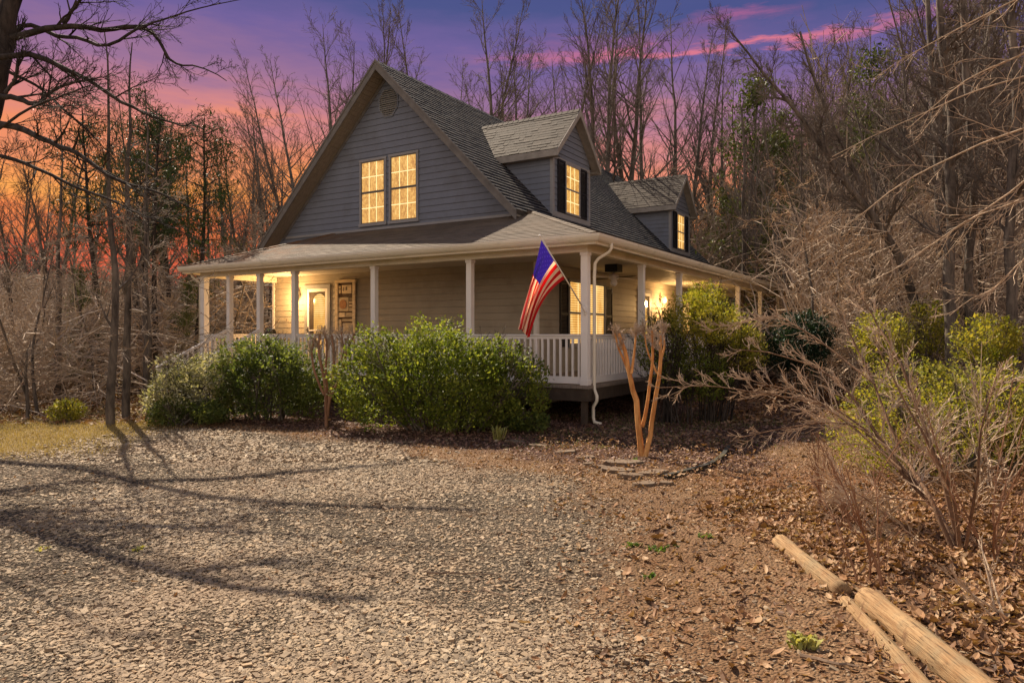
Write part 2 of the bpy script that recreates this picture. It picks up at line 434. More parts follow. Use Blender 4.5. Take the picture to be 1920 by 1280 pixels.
for sg in (-1, 1):
    t0, t1 = .15, 4.0
    mb.hexa([(APA, FR-.03, APZ-t0-.03), (APA+sg*t1, FR-.03, APZ-t1-t0-.03), (APA+sg*t1, FR-.001, APZ-t1-t0-.03), (APA, FR-.001, APZ-t0-.03),
             (APA, FR-.03, APZ-t0-.13), (APA+sg*t1, FR-.03, APZ-t1-t0-.13), (APA+sg*t1, FR-.001, APZ-t1-t0-.13), (APA, FR-.001, APZ-t0-.13)])
mb.build('rake_trim', M['barge'], house)

# octagonal gable vent
mb = MB(); cxv, czv, rv = 6.83, 7.02, .36
octo = lambda r: [(cxv+r*.92*math.sin(R(22.5+45*i)), czv+r*math.cos(R(22.5+45*i))*1.12) for i in range(8)]
o1, o2 = octo(rv+.03), octo(rv-.02)
for i in range(8):
    j = (i+1) % 8; P = front(FR)
    mb.hexa([P(*o1[i], .0), P(*o1[j], .0), P(*o2[j], .0), P(*o2[i], .0), P(*o1[i], .035), P(*o1[j], .035), P(*o2[j], .03), P(*o2[i], .03)])
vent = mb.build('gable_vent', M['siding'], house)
mb = MB(); i = 0; z = czv-.34
while z < czv+.34:
    w = min(.30, .30-(abs(z-czv)-.16)*.75 if abs(z-czv) > .16 else .30)
    if w > .05:
        mb.hexa([P(cxv-w, z, .012), P(cxv+w, z, .012), P(cxv+w, z+.012, .012), P(cxv-w, z+.012, .012), P(cxv-w, z-.028, .045), P(cxv+w, z-.028, .045), P(cxv+w, z-.016, .045), P(cxv-w, z-.016, .045)])
    z += .055
mb.build('louvre', M['vent'], vent)

def window(P, u0, u1, z0, z1, parent, glass, fr=.055, cols=3, rows=2, muntin=True, mull=False, name='window'):
    """double hung window: casing frame (part) with panes, muntins and meeting rail"""
    mb = MB(); f = fr
    pbox(mb, P, u0, u0+f, z0+f, z1-f, .0, .05); pbox(mb, P, u1-f, u1, z0+f, z1-f, .0, .05)
    pbox(mb, P, u0-.012, u1+.012, z1-f, z1+.01, .0, .055); pbox(mb, P, u0-.02, u1+.02, z0-.02, z0+f, .0, .065)
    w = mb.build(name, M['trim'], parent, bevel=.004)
    zm = (z0+z1)/2
    mb = MB(); s = .028
    for (a, b, o) in ((z0+f, zm, .026), (zm, z1-f, .038)):
        pbox(mb, P, u0+f, u0+f+s, a, b, .004, o); pbox(mb, P, u1-f-s, u1-f, a, b, .004, o)
        pbox(mb, P, u0+f+s, u1-f-s, a, a+s, .004, o); pbox(mb, P, u0+f+s, u1-f-s, b-s, b, .004, o)
    mb.build('sash', M['barge'] if glass is M['lit'] else M['trim'], w)
    mb = MB(); pbox(mb, P, u0+f+s, u1-f-s, z0+f+s, zm-s, .021, .0225); pbox(mb, P, u0+f+s, u1-f-s, zm+s, z1-f-s, .022, .0235)
    mb.build('pane', glass, w)
    if muntin:
        mb = MB(); a0, a1 = u0+f+s, u1-f-s
        for (a, b) in ((z0+f+s, zm-s), (zm+s, z1-f-s)):
            for i in range(1, cols):
                q = a0+(a1-a0)*i/cols; pbox(mb, P, q-.011, q+.011, a, b, .024, .031)
            for i in range(1, rows):
                q = a+(b-a)*i/rows; pbox(mb, P, a0, a1, q-.011, q+.011, .0245, .0315)
        mb.build('muntin', M['muntin'], w)
    return w
def shutter(P, u0, u1, z0, z1, parent):
    mb = MB(); f = .045
    pbox(mb, P, u0, u0+f, z0, z1, .021, .05); pbox(mb, P, u1-f, u1, z0, z1, .021, .05)
    for q in (z0, (z0+z1)/2-.03, z1-.06): pbox(mb, P, u0+f, u1-f, q, q+.06, .021, .048)
    z = z0+.07
    while z < z1-.07:
        mb.hexa([P(u0+f, z, .022), P(u1-f, z, .022), P(u1-f, z+.006, .022), P(u0+f, z+.006, .022), P(u0+f, z-.02, .043), P(u1-f, z-.02, .043), P(u1-f, z-.014, .043), P(u0+f, z-.014, .043)])
        z += .034
    return mb.build('shutter', M['black'], parent)
Fp = front(FR); Sp = side(FR)
window(Fp, 5.82, 6.80, 3.83, 5.62, house, M['lit'])
window(Fp, 6.90, 7.84, 3.83, 5.60, house, M['lit'])
# twin window on the side wall behind the corner post, shutters either side
window(Sp, 3.92, 5.00, .62, 2.32, house, M['blind'], cols=2, rows=1)
window(Sp, 5.04, 6.12, .62, 2.32, house, M['blind'], cols=2, rows=1)
shutter(Sp, 3.45, 3.90, .62, 2.24, house); shutter(Sp, 6.14, 6.60, .62, 2.24, house)
window(Sp, 12.75, 13.85, .8, 2.25, house, M['blind'], muntin=False); shutter(Sp, 12.28, 12.72, .8, 2.25, house); shutter(Sp, 13.88, 14.3, .8, 2.25, house)

# doors
def door(P, u0, u1, z1, parent, glass):
    f = .10; mb = MB()
    pbox(mb, P, u0, u0+f, 0, z1-f, .0, .05); pbox(mb, P, u1-f, u1, 0, z1-f, .0, .05); pbox(mb, P, u0-.01, u1+.01, z1-f, z1+.01, .0, .055)
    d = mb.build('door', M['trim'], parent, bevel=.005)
    f2 = .09; a0, a1 = u0+f+.004, u1-f-.004; zt = z1-f-.004; mb = MB()
    pbox(mb, P, a0, a0+f2, .02, zt, .006, .044); pbox(mb, P, a1-f2, a1, .02, zt, .006, .044)
    pbox(mb, P, a0+f2, a1-f2, zt-f2, zt, .006, .044); pbox(mb, P, a0+f2, a1-f2, .02, .26, .006, .044); pbox(mb, P, a0+f2, a1-f2, 1.02, 1.06, .03, .043)
    mb.build('storm_frame', M['white'], d, bevel=.003)
    mb = MB(); pbox(mb, P, a0+f2, a1-f2, .26, zt-f2, .021, .024); mb.build('door_leaf', M['darkwood'], d)
    mb = MB(); g0, g1 = a0+f2+.0, a1-f2-.17; cxx = (g0+g1)/2; rr = (g1-g0)/2; ztop = zt-f2-.06-rr*.75; N = 10
    pts = [(g0, .42), (g1, .42)]+[(cxx+rr*math.cos(math.pi*i/N), ztop+rr*.75*math.sin(math.pi*i/N)) for i in range(N+1)]
    poly = [P(u, z, .029) for u, z in pts]; poly2 = [P(u, z, .025) for u, z in pts]
    i0 = len(mb.v); mb.v += [mb.T(p) for p in poly]; mb.f.append(tuple(range(i0, i0+len(poly))))
    mb.build('door_glass', glass, d, recalc=False)
    mb = MB(); pbox(mb, P, a1-.055, a1-.03, .98, 1.14, .044, .06); pbox(mb, P, a1-.06, a1-.025, 1.05, 1.07, .06, .10); mb.build('handle', M['blackmetal'], d)
    return d
door(Fp, 8.94, 9.96, 2.32, house, M['blind'])
door(Sp, 8.60, 9.70, 2.32, house, M['blind'])

# ---- dormers
M['dormer_board'] = simple('dormer_board', (.30, .27, .235), .7, .2, 5., bump=.3, bscale=50, dirt=((.18, .16, .13), 3., .5, .85))
def dormer(bm_):
    aw = 2.84; hw = 1.08; zb = aw+1.10; ze = 5.42; az_ = 6.85; ov = 1.27; af = 2.60
    P = side(aw); b0, b1 = bm_-hw, bm_+hw
    mb = MB(); siding(mb, P, lambda z: b0, lambda z: b1, zb-.05, ze+.0, .15)
    siding(mb, P, lambda z: bm_-min(hw, az_-.12-z), lambda z: bm_+min(hw, az_-.12-z), ze, az_-.16, .15)
    # cheeks facing forward and back, stepped boards down the roof slope
    for bb, s in ((b0, 1), (b1, -1)):
        z = zb-.05
        while z < ze+.15:
            zt = z+.15
            A1, A2 = max(aw+.01, z-1.10+.05), max(aw+.01, zt-1.10+.05)
            mb.quad((aw, bb-s*.018, z), (A1, bb-s*.018, z), (A2, bb-s*.003, zt), (aw, bb-s*.003, zt))
            mb.quad((aw, bb, z), (A1, bb, z), (A1, bb-s*.018, z), (aw, bb-s*.018, z))
            z = zt
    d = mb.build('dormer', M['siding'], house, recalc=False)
    mb = MB()
    for bb in (b0, b1):
        s = 1 if bb == b0 else -1
        mb.box(aw-.025, aw+.06, bb-s*.022, bb+s*.075, zb-.02, ze+.08)
    pbox(mb, P, b0+.08, b1-.08, zb-.02, zb+.12, .004, .032)
    pbox(mb, P, b0+.08, b1-.08, ze-.02, ze+.05, .004, .028)
    mb.build('corner_trim', M['trim'], d, bevel=.003)
    # roof
    mb = MB(); zt = az_; zl = az_-ov
    aback = lambda z: z-1.10
    for s in (-1, 1):
        n = (0, s*S2, S2)
        mb.slab([(af, bm_+s*ov, zl), (af, bm_, zt), (aback(zt), bm_, zt), (aback(zl), bm_+s*ov, zl)], n, .05)
        L = ov/S2
        e0 = (af-.01, bm_+s*(ov+.02), zl-.02)
        courses(mb, e0, (9, bm_+s*(ov+.02), zl-.02), (0, -s*S2, S2), n, L+.02, lambda q: (0, aback(zl)-af+q*S2+.03), e=.135, seed=20+s+int(bm_), th=.008)
    for k in range(20):
        y = af+k*.17
        if y > aback(zt)-.1: break
        mb.hexa([(y, bm_-.1, zt-.09), (y, bm_, zt+.018), (y+.2, bm_, zt+.01), (y+.2, bm_-.1, zt-.1), (y, bm_-.1, zt-.065), (y, bm_, zt+.04), (y+.2, bm_, zt+.03), (y+.2, bm_-.1, zt-.075)])
        mb.hexa([(y, bm_+.1, zt-.09), (y, bm_, zt+.018), (y+.2, bm_, zt+.01), (y+.2, bm_+.1, zt-.1), (y, bm_+.1, zt-.065), (y, bm_, zt+.04), (y+.2, bm_, zt+.03), (y+.2, bm_+.1, zt-.075)])
    mb.build('dormer_roof', M['shingle_dormer'], d, recalc=False)
    mb = MB()
    for s in (-1, 1):
        L = ov+.03
        mb.hexa([(af-.03, bm_, zt+.005), (af-.03, bm_+s*L, zt-L+.005), (af-.002, bm_+s*L, zt-L+.005), (af-.002, bm_, zt+.005),
                 (af-.03, bm_, zt-.17), (af-.03, bm_+s*L, zt-L-.17), (af-.002, bm_+s*L, zt-L-.17), (af-.002, bm_, zt-.17)])
        # eave fascia and soffit
        mb.box(af, aback(zl)+.1, bm_+s*(ov+.0), bm_+s*(ov+.025), zl-.20, zl-.03)
        mb.quad((af, bm_+s*hw, zl-.195), (aback(zl)+.15, bm_+s*hw, zl-.195), (aback(zl)+.15, bm_+s*ov, zl-.195), (af, bm_+s*ov, zl-.195))
        mb.hexa([(af, bm_, zt-.09), (af, bm_+s*ov, zt-ov-.09), (aw, bm_+s*ov, zt-ov-.09), (aw, bm_, zt-.09),
                 (af, bm_, zt-.10), (af, bm_+s*ov, zt-ov-.10), (aw, bm_+s*ov, zt-ov-.10), (aw, bm_, zt-.10)])
    mb.build('dormer_fascia', M['dormer_board'], d)
    # window + shutters
    u0, u1, z0, z1 = bm_-.43, bm_+.43, zb+.13, ze-.02
    mb = MB(); f = .05
    pbox(mb, P, u0, u0+f, z0+f, z1-f, .0, .05); pbox(mb, P, u1-f, u1, z0+f, z1-f, .0, .05); pbox(mb, P, u0-.01, u1+.01, z1-f, z1+.01, .0, .055); pbox(mb, P, u0-.01, u1+.01, z0, z0+f, .0, .06)
    zm = (z0+z1)/2; pbox(mb, P, u0+f, u1-f, zm-.022, zm+.022, .004, .04)
    mb.build('window_frame', M['trim'], d, bevel=.003)
    mb = MB(); pbox(mb, P, u0+f, u1-f, z0+f, zm-.022, .021, .0225); pbox(mb, P, u0+f, u1-f, zm+.022, z1-f, .022, .0235); mb.build('window_pane', M['lit'], d)
    mb = MB()
    for (a, b) in ((z0+f, zm-.022), (zm+.022, z1-f)):
        for i in (1, 2): q = u0+f+(u1-u0-2*f)*i/3; pbox(mb, P, q-.011, q+.011, a, b, .024, .031)
        q = (a+b)/2; pbox(mb, P, u0+f, u1-f, q-.011, q+.011, .0245, .0315)
    mb.build('muntin', M['muntin'], d)
    shutter(P, u0-.42, u0-.02, z0, z1+.02, d); shutter(P, u1+.02, u1+.42, z0, z1+.02, d)
dormer(5.08); dormer(14.05)

# ---- porch
mb = MB()
mb.box(0.09, 11.25, .09, FR+.06, 2.60, 2.615); mb.box(.09, FR+.06, FR+.06, 17.5, 2.601, 2.616)
q = .2
while q < 17.4:
    mb.box(.12, FR, q, q+.008, 2.596, 2.6); q += .1
mb.build('porch_ceiling', M['ceiling'], house)
mb = MB()
mb.box(-.075, 11.27, -.075, .075, 2.44, 2.598); mb.box(-.075, .075, .078, 17.55, 2.44, 2.598)
mb.box(11.12, 11.27, .078, FR-.03, 2.44, 2.598); mb.box(.078, FR-.03, 17.40, 17.55, 2.44, 2.598)
mb.build('porch_header', M['header'], house, bevel=.004)
mb = MB()                                                  # eave soffit + fascia
mb.box(-.36, AL-.04, -.36, -.078, 2.575, 2.59); mb.box(-.36, -.078, -.077, B1, 2.576, 2.591); mb.box(11.28, AL-.04, -.077, FR, 2.576, 2.591)
mb.box(-.38, AL-.02, -.385, -.362, 2.53, 2.68); mb.box(-.385, -.362, -.36, B1+.02, 2.53, 2.679); mb.box(AL-.04, AL-.018, -.36, FR, 2.53, 2.679)
mb.box(-.36, FR+.1, B1+.0, B1+.02, 2.53, 2.66)
mb.build('eave_fascia', M['header'], house)
def gutter(mb, axis, lo, hi):
    prof = [(-.388, 2.69), (-.50, 2.69), (-.505, 2.66), (-.49, 2.63), (-.47, 2.60), (-.44, 2.575), (-.388, 2.575)]
    for (p, q) in zip(prof[1:], prof[2:]):
        d = .004
        if axis == 'f': mb.quad((lo(p[0]), p[0], p[1]), (hi(p[0]), p[0], p[1]), (hi(q[0]), q[0], q[1]), (lo(q[0]), q[0], q[1]))
        else: mb.quad((p[0], lo(p[0]), p[1]), (p[0], hi(p[0]), p[1]), (q[0], hi(q[0]), q[1]), (q[0], lo(q[0]), q[1]))
    for (x, z0, z1) in ((-.50, 2.680, 2.702),):
        if axis == 'f': mb.box(lo(x), hi(x), x-.008, x+.012, z0, z1)
        else: mb.box(x-.008, x+.012, lo(x), hi(x), z0, z1)
mb = MB(); gutter(mb, 'f', lambda p: p, lambda p: AL+.02)
mb.quad((AL+.02, -.388, 2.69), (AL+.02, -.50, 2.69), (AL+.02, -.49, 2.63), (AL+.02, -.44, 2.575), (AL+.02, -.388, 2.575))
mb.build('front_gutter', M['gutter'], house, recalc=False)
mb = MB(); gutter(mb, 's', lambda p: p, lambda p: B1+.05); mb.build('side_gutter', M['gutter'], house, recalc=False)

def post(a, b, w=.062, z0=0., lab=None):
    mb = MB(); mb.box(a-w, a+w, b-w, b+w, z0, 2.44); mb.box(a-w-.014, a+w+.014, b-w-.014, b+w+.014, 2.38, 2.437)
    mb.box(a-w-.012, a+w+.012, b-w-.012, b+w+.012, z0, z0+.10)
    return mb.build('porch_post', M['white'], house, bevel=.004)
fp = [2.58, 5.165, 7.71, 8.97, 10.14]
sp_ = [2.80, 5.34, 8.20, 11.15, 14.3, 17.46]
post(0, 0, .068); post(11.18, 0, .08)
for a in fp: post(a, 0)
for b in sp_: post(0, b)
mb = MB(); mb.box(-.12, 11.3, -.12, FR, -.06, -.002)
mb.box(-.12, FR, FR, 17.6, -.061, -.003)
mb.build('porch_floor', M['deck'], house)
mb = MB(); mb.box(-.10, 11.28, -.10, -.06, -.29, -.062); mb.box(-.10, -.06, -.06, 17.58, -.29, -.0625)
for a in [0.02]+fp+[11.15]: mb.box(a-.05, a+.05, -.055, .045, -.75, -.0625)
for b in sp_: mb.box(-.055, .045, b-.05, b+.05, -.75, -.0625)
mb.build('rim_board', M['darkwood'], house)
def railing(P0, P1, par=house):
    """railing section between two points (a,b)"""
    (a0, b0), (a1, b1) = P0, P1
    L = math.hypot(a1-a0, b1-b0); dx, dy = (a1-a0)/L, (b1-b0)/L; nx, ny = -dy, dx
    def bx(mb, s0, s1, w, z0, z1):
        P = lambda s, o, z: (a0+dx*s+nx*o, b0+dy*s+ny*o, z)
        mb.hexa([P(s0, -w, z0), P(s1, -w, z0), P(s1, w, z0), P(s0, w, z0), P(s0, -w, z1), P(s1, -w, z1), P(s1, w, z1), P(s0, w, z1)])
    mb = MB(); bx(mb, 0, L, .045, .905, .935); bx(mb, 0, L, .02, .845, .904)
    r = mb.build('porch_railing', M['white'], house, bevel=.003)
    mb = MB(); bx(mb, 0, L, .02, .07, .15); bx(mb, 0, L, .03, .02, .0695); mb.build('bottom_rail', M['white'], r)
    n = max(2, int(L/.128)); base = None
    for i in range(n):
        s = (i+.5)*L/n
        if base is None:
            mb = MB(); bx(mb, s-.019, s+.019, .019, .15, .8445); base = mb.build('baluster', M['white'], r); s00 = s
        else:
            c = base.copy(); COL.objects.link(c); c.parent = r; c.location = (-(dx*(s-s00)), dy*(s-s00), 0)
w = .068
railing((w, 0), (fp[0]-w, 0)); railing((fp[0]+w, 0), (fp[1]-w, 0)); railing((fp[1]+w, 0), (fp[2]-w, 0)); railing((fp[2]+w, 0), (fp[3]-w, 0))
railing((fp[4]+w, 0), (11.18-.08, 0)); railing((11.18, .08), (11.18, FR-.03))
yy = [0]+sp_
for i in range(len(yy)-1):
    if i == 4: continue
    railing((0, yy[i]+w), (0, yy[i+1]-w))
# front steps with sloping hand rails
mb = MB()
for i in range(4): mb.box(8.99, 10.12, -.16-.28*(i+1), -.12-.28*i+.0, -.14-.15*i-.04, -.14-.15*i)
mb.build('porch_steps', M['deck'], house)
for aa in (10.16, 8.95):
    mb = MB(); P = lambda b, z, o: (aa+o, b, z)
    mb.hexa([P(.05, 1.05, -.03), P(-2.0, .10, -.03), P(-2.0, .10, .03), P(.05, 1.05, .03), P(.05, 1.12, -.03), P(-2.0, .17, -.03), P(-2.0, .17, .03), P(.05, 1.12, .03)])
    mb.hexa([P(.05, .16, -.02), P(-1.8, -.66, -.02), P(-1.8, -.66, .02), P(.05, .16, .02), P(.05, .24, -.02), P(-1.8, -.58, -.02), P(-1.8, -.58, .02), P(.05, .24, .02)])
    for i in range(13):
        b = -.06-i*.14; zb_ = .22+b*.443; zt_ = 1.06+b*.463
        mb.box(aa-.018, aa+.018, b-.018, b+.018, zb_, zt_)
    mb.box(aa-.045, aa+.045, -1.95, -1.86, -.72, .22)
    mb.build('stair_rail', M['white'], house)
# down pipes
def dp(pts, r=.036, name='downspout'):
    mb = MB(); mb.tube(pts, r, 8); return mb.build(name, M['gutter'], house, smooth=True)
dp([(-.44, .16, 2.60), (-.44, .16, 2.50), (-.40, .16, 2.44), (-.20, .14, 2.33), (-.135, .12, 2.24), (-.12, .12, 2.0), (-.12, .12, .02), (-.12, .12, -.08), (-.20, .06, -.20), (-.20, .06, -.28), (-.11, .10, -.40), (-.11, .10, -.60), (-.13, .10, -.68), (-.26, .12, -.71)], .031)
dp([(11.45, -.2, 2.56), (11.42, -.2, 2.46), (11.30, -.05, 2.30), (11.30, -.05, -.6)])
dp([(-.40, 17.6, 2.56), (-.2, 17.6, 2.4), (-.1, 17.62, 2.2), (-.1, 17.62, -.6)])

# ---- things fixed to or standing about the house
def HE(name, a, b, z, **k): return empty(name, HW(a, b, z), TH, **k)
class LB(MB):
    """house-oriented shapes measured from a local origin"""
    def __init__(s): super().__init__(True)
    def T(s, p): return (-p[0], p[1], p[2])
def wall_lamp(a, b, z, facing, label):
    t = HE('wall_lamp', a, b, z-.12, label=label, cat='lamp')
    dirv = (0, -1) if facing == 'f' else (-1, 0)
    q = lambda o, s, zz: (dirv[0]*o+(0 if facing == 'f' else 0)+(s if facing == 'f' else 0), dirv[1]*o+(0 if facing == 'f' else s), zz)
    m = LB(); m.tube([q(.0, 0, .2), q(.025, 0, .2)], .06, 12); m.tube([q(.02, 0, .2), q(.08, 0, .26), q(.13, 0, .26), q(.14, 0, .21)], .011, 6)
    m.tube([q(.14, 0, .19), q(.14, 0, .215)], .05, 12)
    m.build('bracket', M['gutter'], t)
    m = LB(); pr = [(.0, .015), (.03, .05), (.06, .075), (.10, .088), (.14, .08), (.17, .06), (.19, .045)]
    m.tube([q(.14, 0, zz) for zz, r in pr], [r for zz, r in pr], 14); gl = m.build('glass_globe', M['bulb'], t, smooth=True)
    l = D.lights.new('lamp_light', 'POINT'); l.energy = LAMP_W; l.color = (1, .58, .22); l.shadow_soft_size = .09
    lo = D.objects.new('lamp_light', l); COL.objects.link(lo); lo.parent = t; p = q(.48, 0, .0); lo.location = (-p[0], p[1], p[2])
    return t
LAMP_W = 62
wall_lamp(10.22, FR-.02, 2.04, 'f', 'lit round glass wall lamp left of the front door')
wall_lamp(FR-.02, 10.55, 2.05, 's', 'lit wall lamp right of the side door, deep in the side porch')
# ceiling fan
t = HE('ceiling_fan', 1.15, 3.95, 2.1, label='ceiling fan with thin blades and globe under a dark mounting box on the side porch', cat='ceiling fan')
m = LB(); m.box(-.16, .16, -.16, .16, .32, .50); m.build('mounting_box', M['blackmetal'], t)
m = LB(); m.tube([(0, 0, .32), (0, 0, .27), (0, 0, .25), (0, 0, .16), (0, 0, .13)], [.035, .05, .12, .12, .06], 14); m.build('motor', M['white'], t, smooth=True)
m = LB(); m.tube([(0, 0, .14), (0, 0, .11), (0, 0, .05), (0, 0, .0), (0, 0, -.02)], [.05, .08, .09, .06, .02], 14); m.build('globe', M['white'], t, smooth=True)
m = LB(); m.tube([(.03, 0, .0), (.035, 0, -.1), (.05, 0, -.2)], .004, 5); m.build('pull_chain', M['gutter'], t)
for i in range(4):
    m = LB(); an = R(20+90*i); c, s = math.cos(an), math.sin(an)
    Q = lambda r, w, z: (c*r-s*w, s*r+c*w, z)
    m.hexa([Q(.10, -.03, .19), Q(.66, -.075, .195), Q(.66, .075, .165), Q(.10, .03, .18), Q(.10, -.03, .20), Q(.66, -.075, .205), Q(.66, .075, .175), Q(.10, .03, .19)])
    m.build('blade', M['white'] if i % 2 else M['darkwood'], t)
# rustic framed wall art made of salvaged wood
M['art_wood'] = simple('salvaged_wood', (.52, .40, .25), .8, .3, 6., (1, 1, 4), .5, 40, island=.35)
M['art_dark'] = simple('dark_panel', (.10, .06, .035), .8, .3, 6.)
M['rust'] = simple('rust_disc', (.36, .15, .05), .7, .3, 14.)
t = HE('wall_art', 8.32, FR-.04, .78, label='tall weathered frame filled with small wooden blocks and a round disc', cat='wall art')
m = LB(); W_, H_ = .37, 1.56
m.box(-W_, -W_+.10, -.06, -.005, 0, H_); m.box(W_-.10, W_, -.06, -.005, 0, H_); m.box(-W_-.02, W_+.02, -.065, -.004, H_, H_+.08); m.box(-W_, W_, -.06, -.005, -.08, -.001)
m.build('frame', M['art_wood'], t, bevel=.006)
m = LB(); m.box(-W_+.10, W_-.10, -.02, -.004, 0, H_); m.build('backing', M['art_dark'], t)
m = LB()
for (x0, x1, z0, z1) in ((.17, .26, 1.40, 1.48), (.17, .26, 1.27, 1.38), (-.22, .13, 1.26, 1.49), (-.12, .26, .78, 1.16), (-.26, -.14, 1.08, 1.14), (-.26, -.14, .99, 1.05), (-.26, -.14, .90, .96), (-.26, -.14, .78, .87),
                         (.02, .26, .62, .74), (-.26, .0, .62, .74), (.15, .26, .10, .56), (-.26, .12, .50, .57), (-.26, .10, .08, .46)):
    m.box(x0, x1, -.045, -.021, z0, z1)
m.build('wood_block', M['art_wood'], t, bevel=.004)
m = LB(); m.tube([(.08, -.046, .97), (.08, -.056, .97)], .13, 20); m.build('disc', M['rust'], t)
m = LB()
for (x, z) in ((.06, 1.38), (-.03, 1.39), (-.06, 1.40)): m.box(x-.012, x+.012, -.047, -.0455, z-.05, z+.05)
m.build('mark', M['art_dark'], t)
# small black box on porch at left wall end
t = HE('mailbox', 11.05, 2.05, .945, label='small black box standing on the end railing by the wall corner', cat='box')
m = LB(); m.box(-.13, .13, -.1, .1, 0, .09); m.build('body', M['black'], t, bevel=.012); m = LB(); m.tube([(-.13, 0, .09), (.13, 0, .09)], .06, 10); m.build('lid', M['blackmetal'], t)

# ---- flag
tip = np.array(PX(1014, 445, 12.25)); brk = np.array(PX(1097, 583, 12.90)); 
pole = empty('flag_pole', tuple(brk), label='white pole angled out from the corner porch post, carrying the flag', cat='flag pole')
m = MB(False); z3 = np.zeros(3)
m.tube([z3, tip-brk], [.013, .011], 8); m.build('pole', M['gutter'], pole, smooth=True)
m = MB(False); dd = (tip-brk)/np.linalg.norm(tip-brk)
m.tube([-dd*.03, dd*.13], .021, 8); m.tube([(0, .05, -.06), (0, .05, .05)], .03, 6); m.tube([(0, .01, 0), (0, .07, 0)], .025, 6); m.build('bracket', M['white'], pole)
m = MB(False); c = tip-brk+dd*.03
m.tube([c-dd*.03, c-dd*.02, c, c+dd*.02, c+dd*.03], [.006, .02, .026, .02, .006], 10); m.build('finial', M['white'], pole, smooth=True)
def bez(pts, t):
    pts = [np.array(p, float) for p in pts]
    while len(pts) > 1: pts = [a*(1-t)+b*t for a, b in zip(pts, pts[1:])]
    return pts[0]
Lc = [(1015, 450), (1003, 500), (985, 560), (972, 612)]; Rc = [(1059, 523), (1022, 548), (1004, 585), (992, 634)]
NU, NV = 60, 70
FV = np.zeros((NV+1, NU+1, 3)); 
for j in range(NV+1):
    v = j/NV; Lp = bez(Lc, v); Rp = bez(Rc, v)
    for i in range(NU+1):
        u = i/NU; q = Lp*(1-u)+Rp*u
        top = brk+(tip-brk)*(1-u*.565)
        Y = top[1]*(1-v)+(12.42+.1*u)*v
        fold = v**.7*(.075*math.sin(u*math.pi*5.2+v*1.6)+.03*math.sin(u*math.pi*11+2*v+1))
        sx = v**.8*2.6*math.sin(u*math.pi*5.2+v*1.6+1.3)
        q = q+np.array([sx, -7*math.sin(u*math.pi)*v*(1-v)*1.5+ (4*math.sin(u*9+1)*v if v > .9 else 0)])
        FV[j, i] = PX(q[0], q[1], Y+fold)
base = FV[0, 0].copy(); base[2] = FV[..., 2].min()
V_ = (FV-base).reshape(-1, 3); F_ = []; UV_ = []
for j in range(NV):
    for i in range(NU):
        a = j*(NU+1)+i; F_.append((a, a+1, a+NU+2, a+NU+1)); UV_ += [(i/NU, j/NV), ((i+1)/NU, j/NV), ((i+1)/NU, (j+1)/NV), (i/NU, (j+1)/NV)]
mf, g = newmat('flag_cloth')
uvn = g.add('ShaderNodeTexCoord').outputs['UV']; s_ = g.add('ShaderNodeSeparateXYZ', ins={0: uvn}).outputs
stripe = g.math('MODULO', g.math('FLOOR', g.math('MULTIPLY', s_[0], 13)), 2)
cst = g.mix(stripe, (.62, .015, .02), (.85, .72, .58))
incan = g.math('MULTIPLY', g.math('LESS_THAN', s_[0], 7/13), g.math('LESS_THAN', s_[1], .40))
su = g.math('MULTIPLY', s_[0], 9*13/7.); sv = g.math('MULTIPLY', s_[1], 11/.4)
par = g.math('MODULO', g.math('ADD', g.math('FLOOR', su), g.math('FLOOR', sv)), 2)
du = g.math('SUBTRACT', g.math('FRACT', su), .5); dv = g.math('SUBTRACT', g.math('FRACT', sv), .5)
rr = g.math('ADD', g.math('MULTIPLY', du, du), g.math('MULTIPLY', dv, dv))
star = g.math('MULTIPLY', g.math('LESS_THAN', rr, .09), g.math('LESS_THAN', par, .5))
can = g.mix(star, (.09, .055, .40), (.15, .11, .50))
cc = g.mix(incan, cst, can)
pd = g.add('ShaderNodeBsdfPrincipled', ins={'Base Color': cc, 'Roughness': .75}); tr = g.add('ShaderNodeBsdfTranslucent', ins={0: g.mix(1., cc, (1.5, 1.35, 1.3), 'MULTIPLY')})
mx = g.add('ShaderNodeMixShader', ins={0: .5, 1: pd.outputs[0], 2: tr.outputs[0]}); finish(g, mx.outputs[0])
fl = link('flag', np_mesh('flag', V_, F_, True, UV_), mf); fl.location = tuple(base)
sm = fl.modifiers.new('thickness', 'SOLIDIFY'); sm.thickness = .003
tag(fl, 'red and white striped flag with blue canton hanging from the pole at the corner post', 'flag')
# ------------------------------------------------------------------ ground
rs = np.random.RandomState(11)
def vnoise(x, y, seed=0):
    """cheap smooth value noise"""
    x = np.asarray(x, float); y = np.asarray(y, float)
    xi = np.floor(x).astype(np.int64); yi = np.floor(y).astype(np.int64); fx = x-xi; fy = y-yi
    fx = fx*fx*(3-2*fx); fy = fy*fy*(3-2*fy)
    def h(a, b):
        n = (a*374761393+b*668265263+seed*1442695041) & 0x7fffffff
        n = ((n ^ (n >> 13))*1274126177) & 0x7fffffff
        return ((n ^ (n >> 16)) & 0xffff)/65535.
    return (h(xi, yi)*(1-fx)+h(xi+1, yi)*fx)*(1-fy)+(h(xi, yi+1)*(1-fx)+h(xi+1, yi+1)*fx)*fy
def fbm(x, y, s, o=3, seed=0):
    v = 0; a = .5
    for k in range(o): v = v+a*vnoise(x*s, y*s, seed+k); s *= 2.03; a *= .5
    return v
def sst(x, a, b): t = np.clip((x-a)/(b-a), 0, 1); return t*t*(3-2*t)
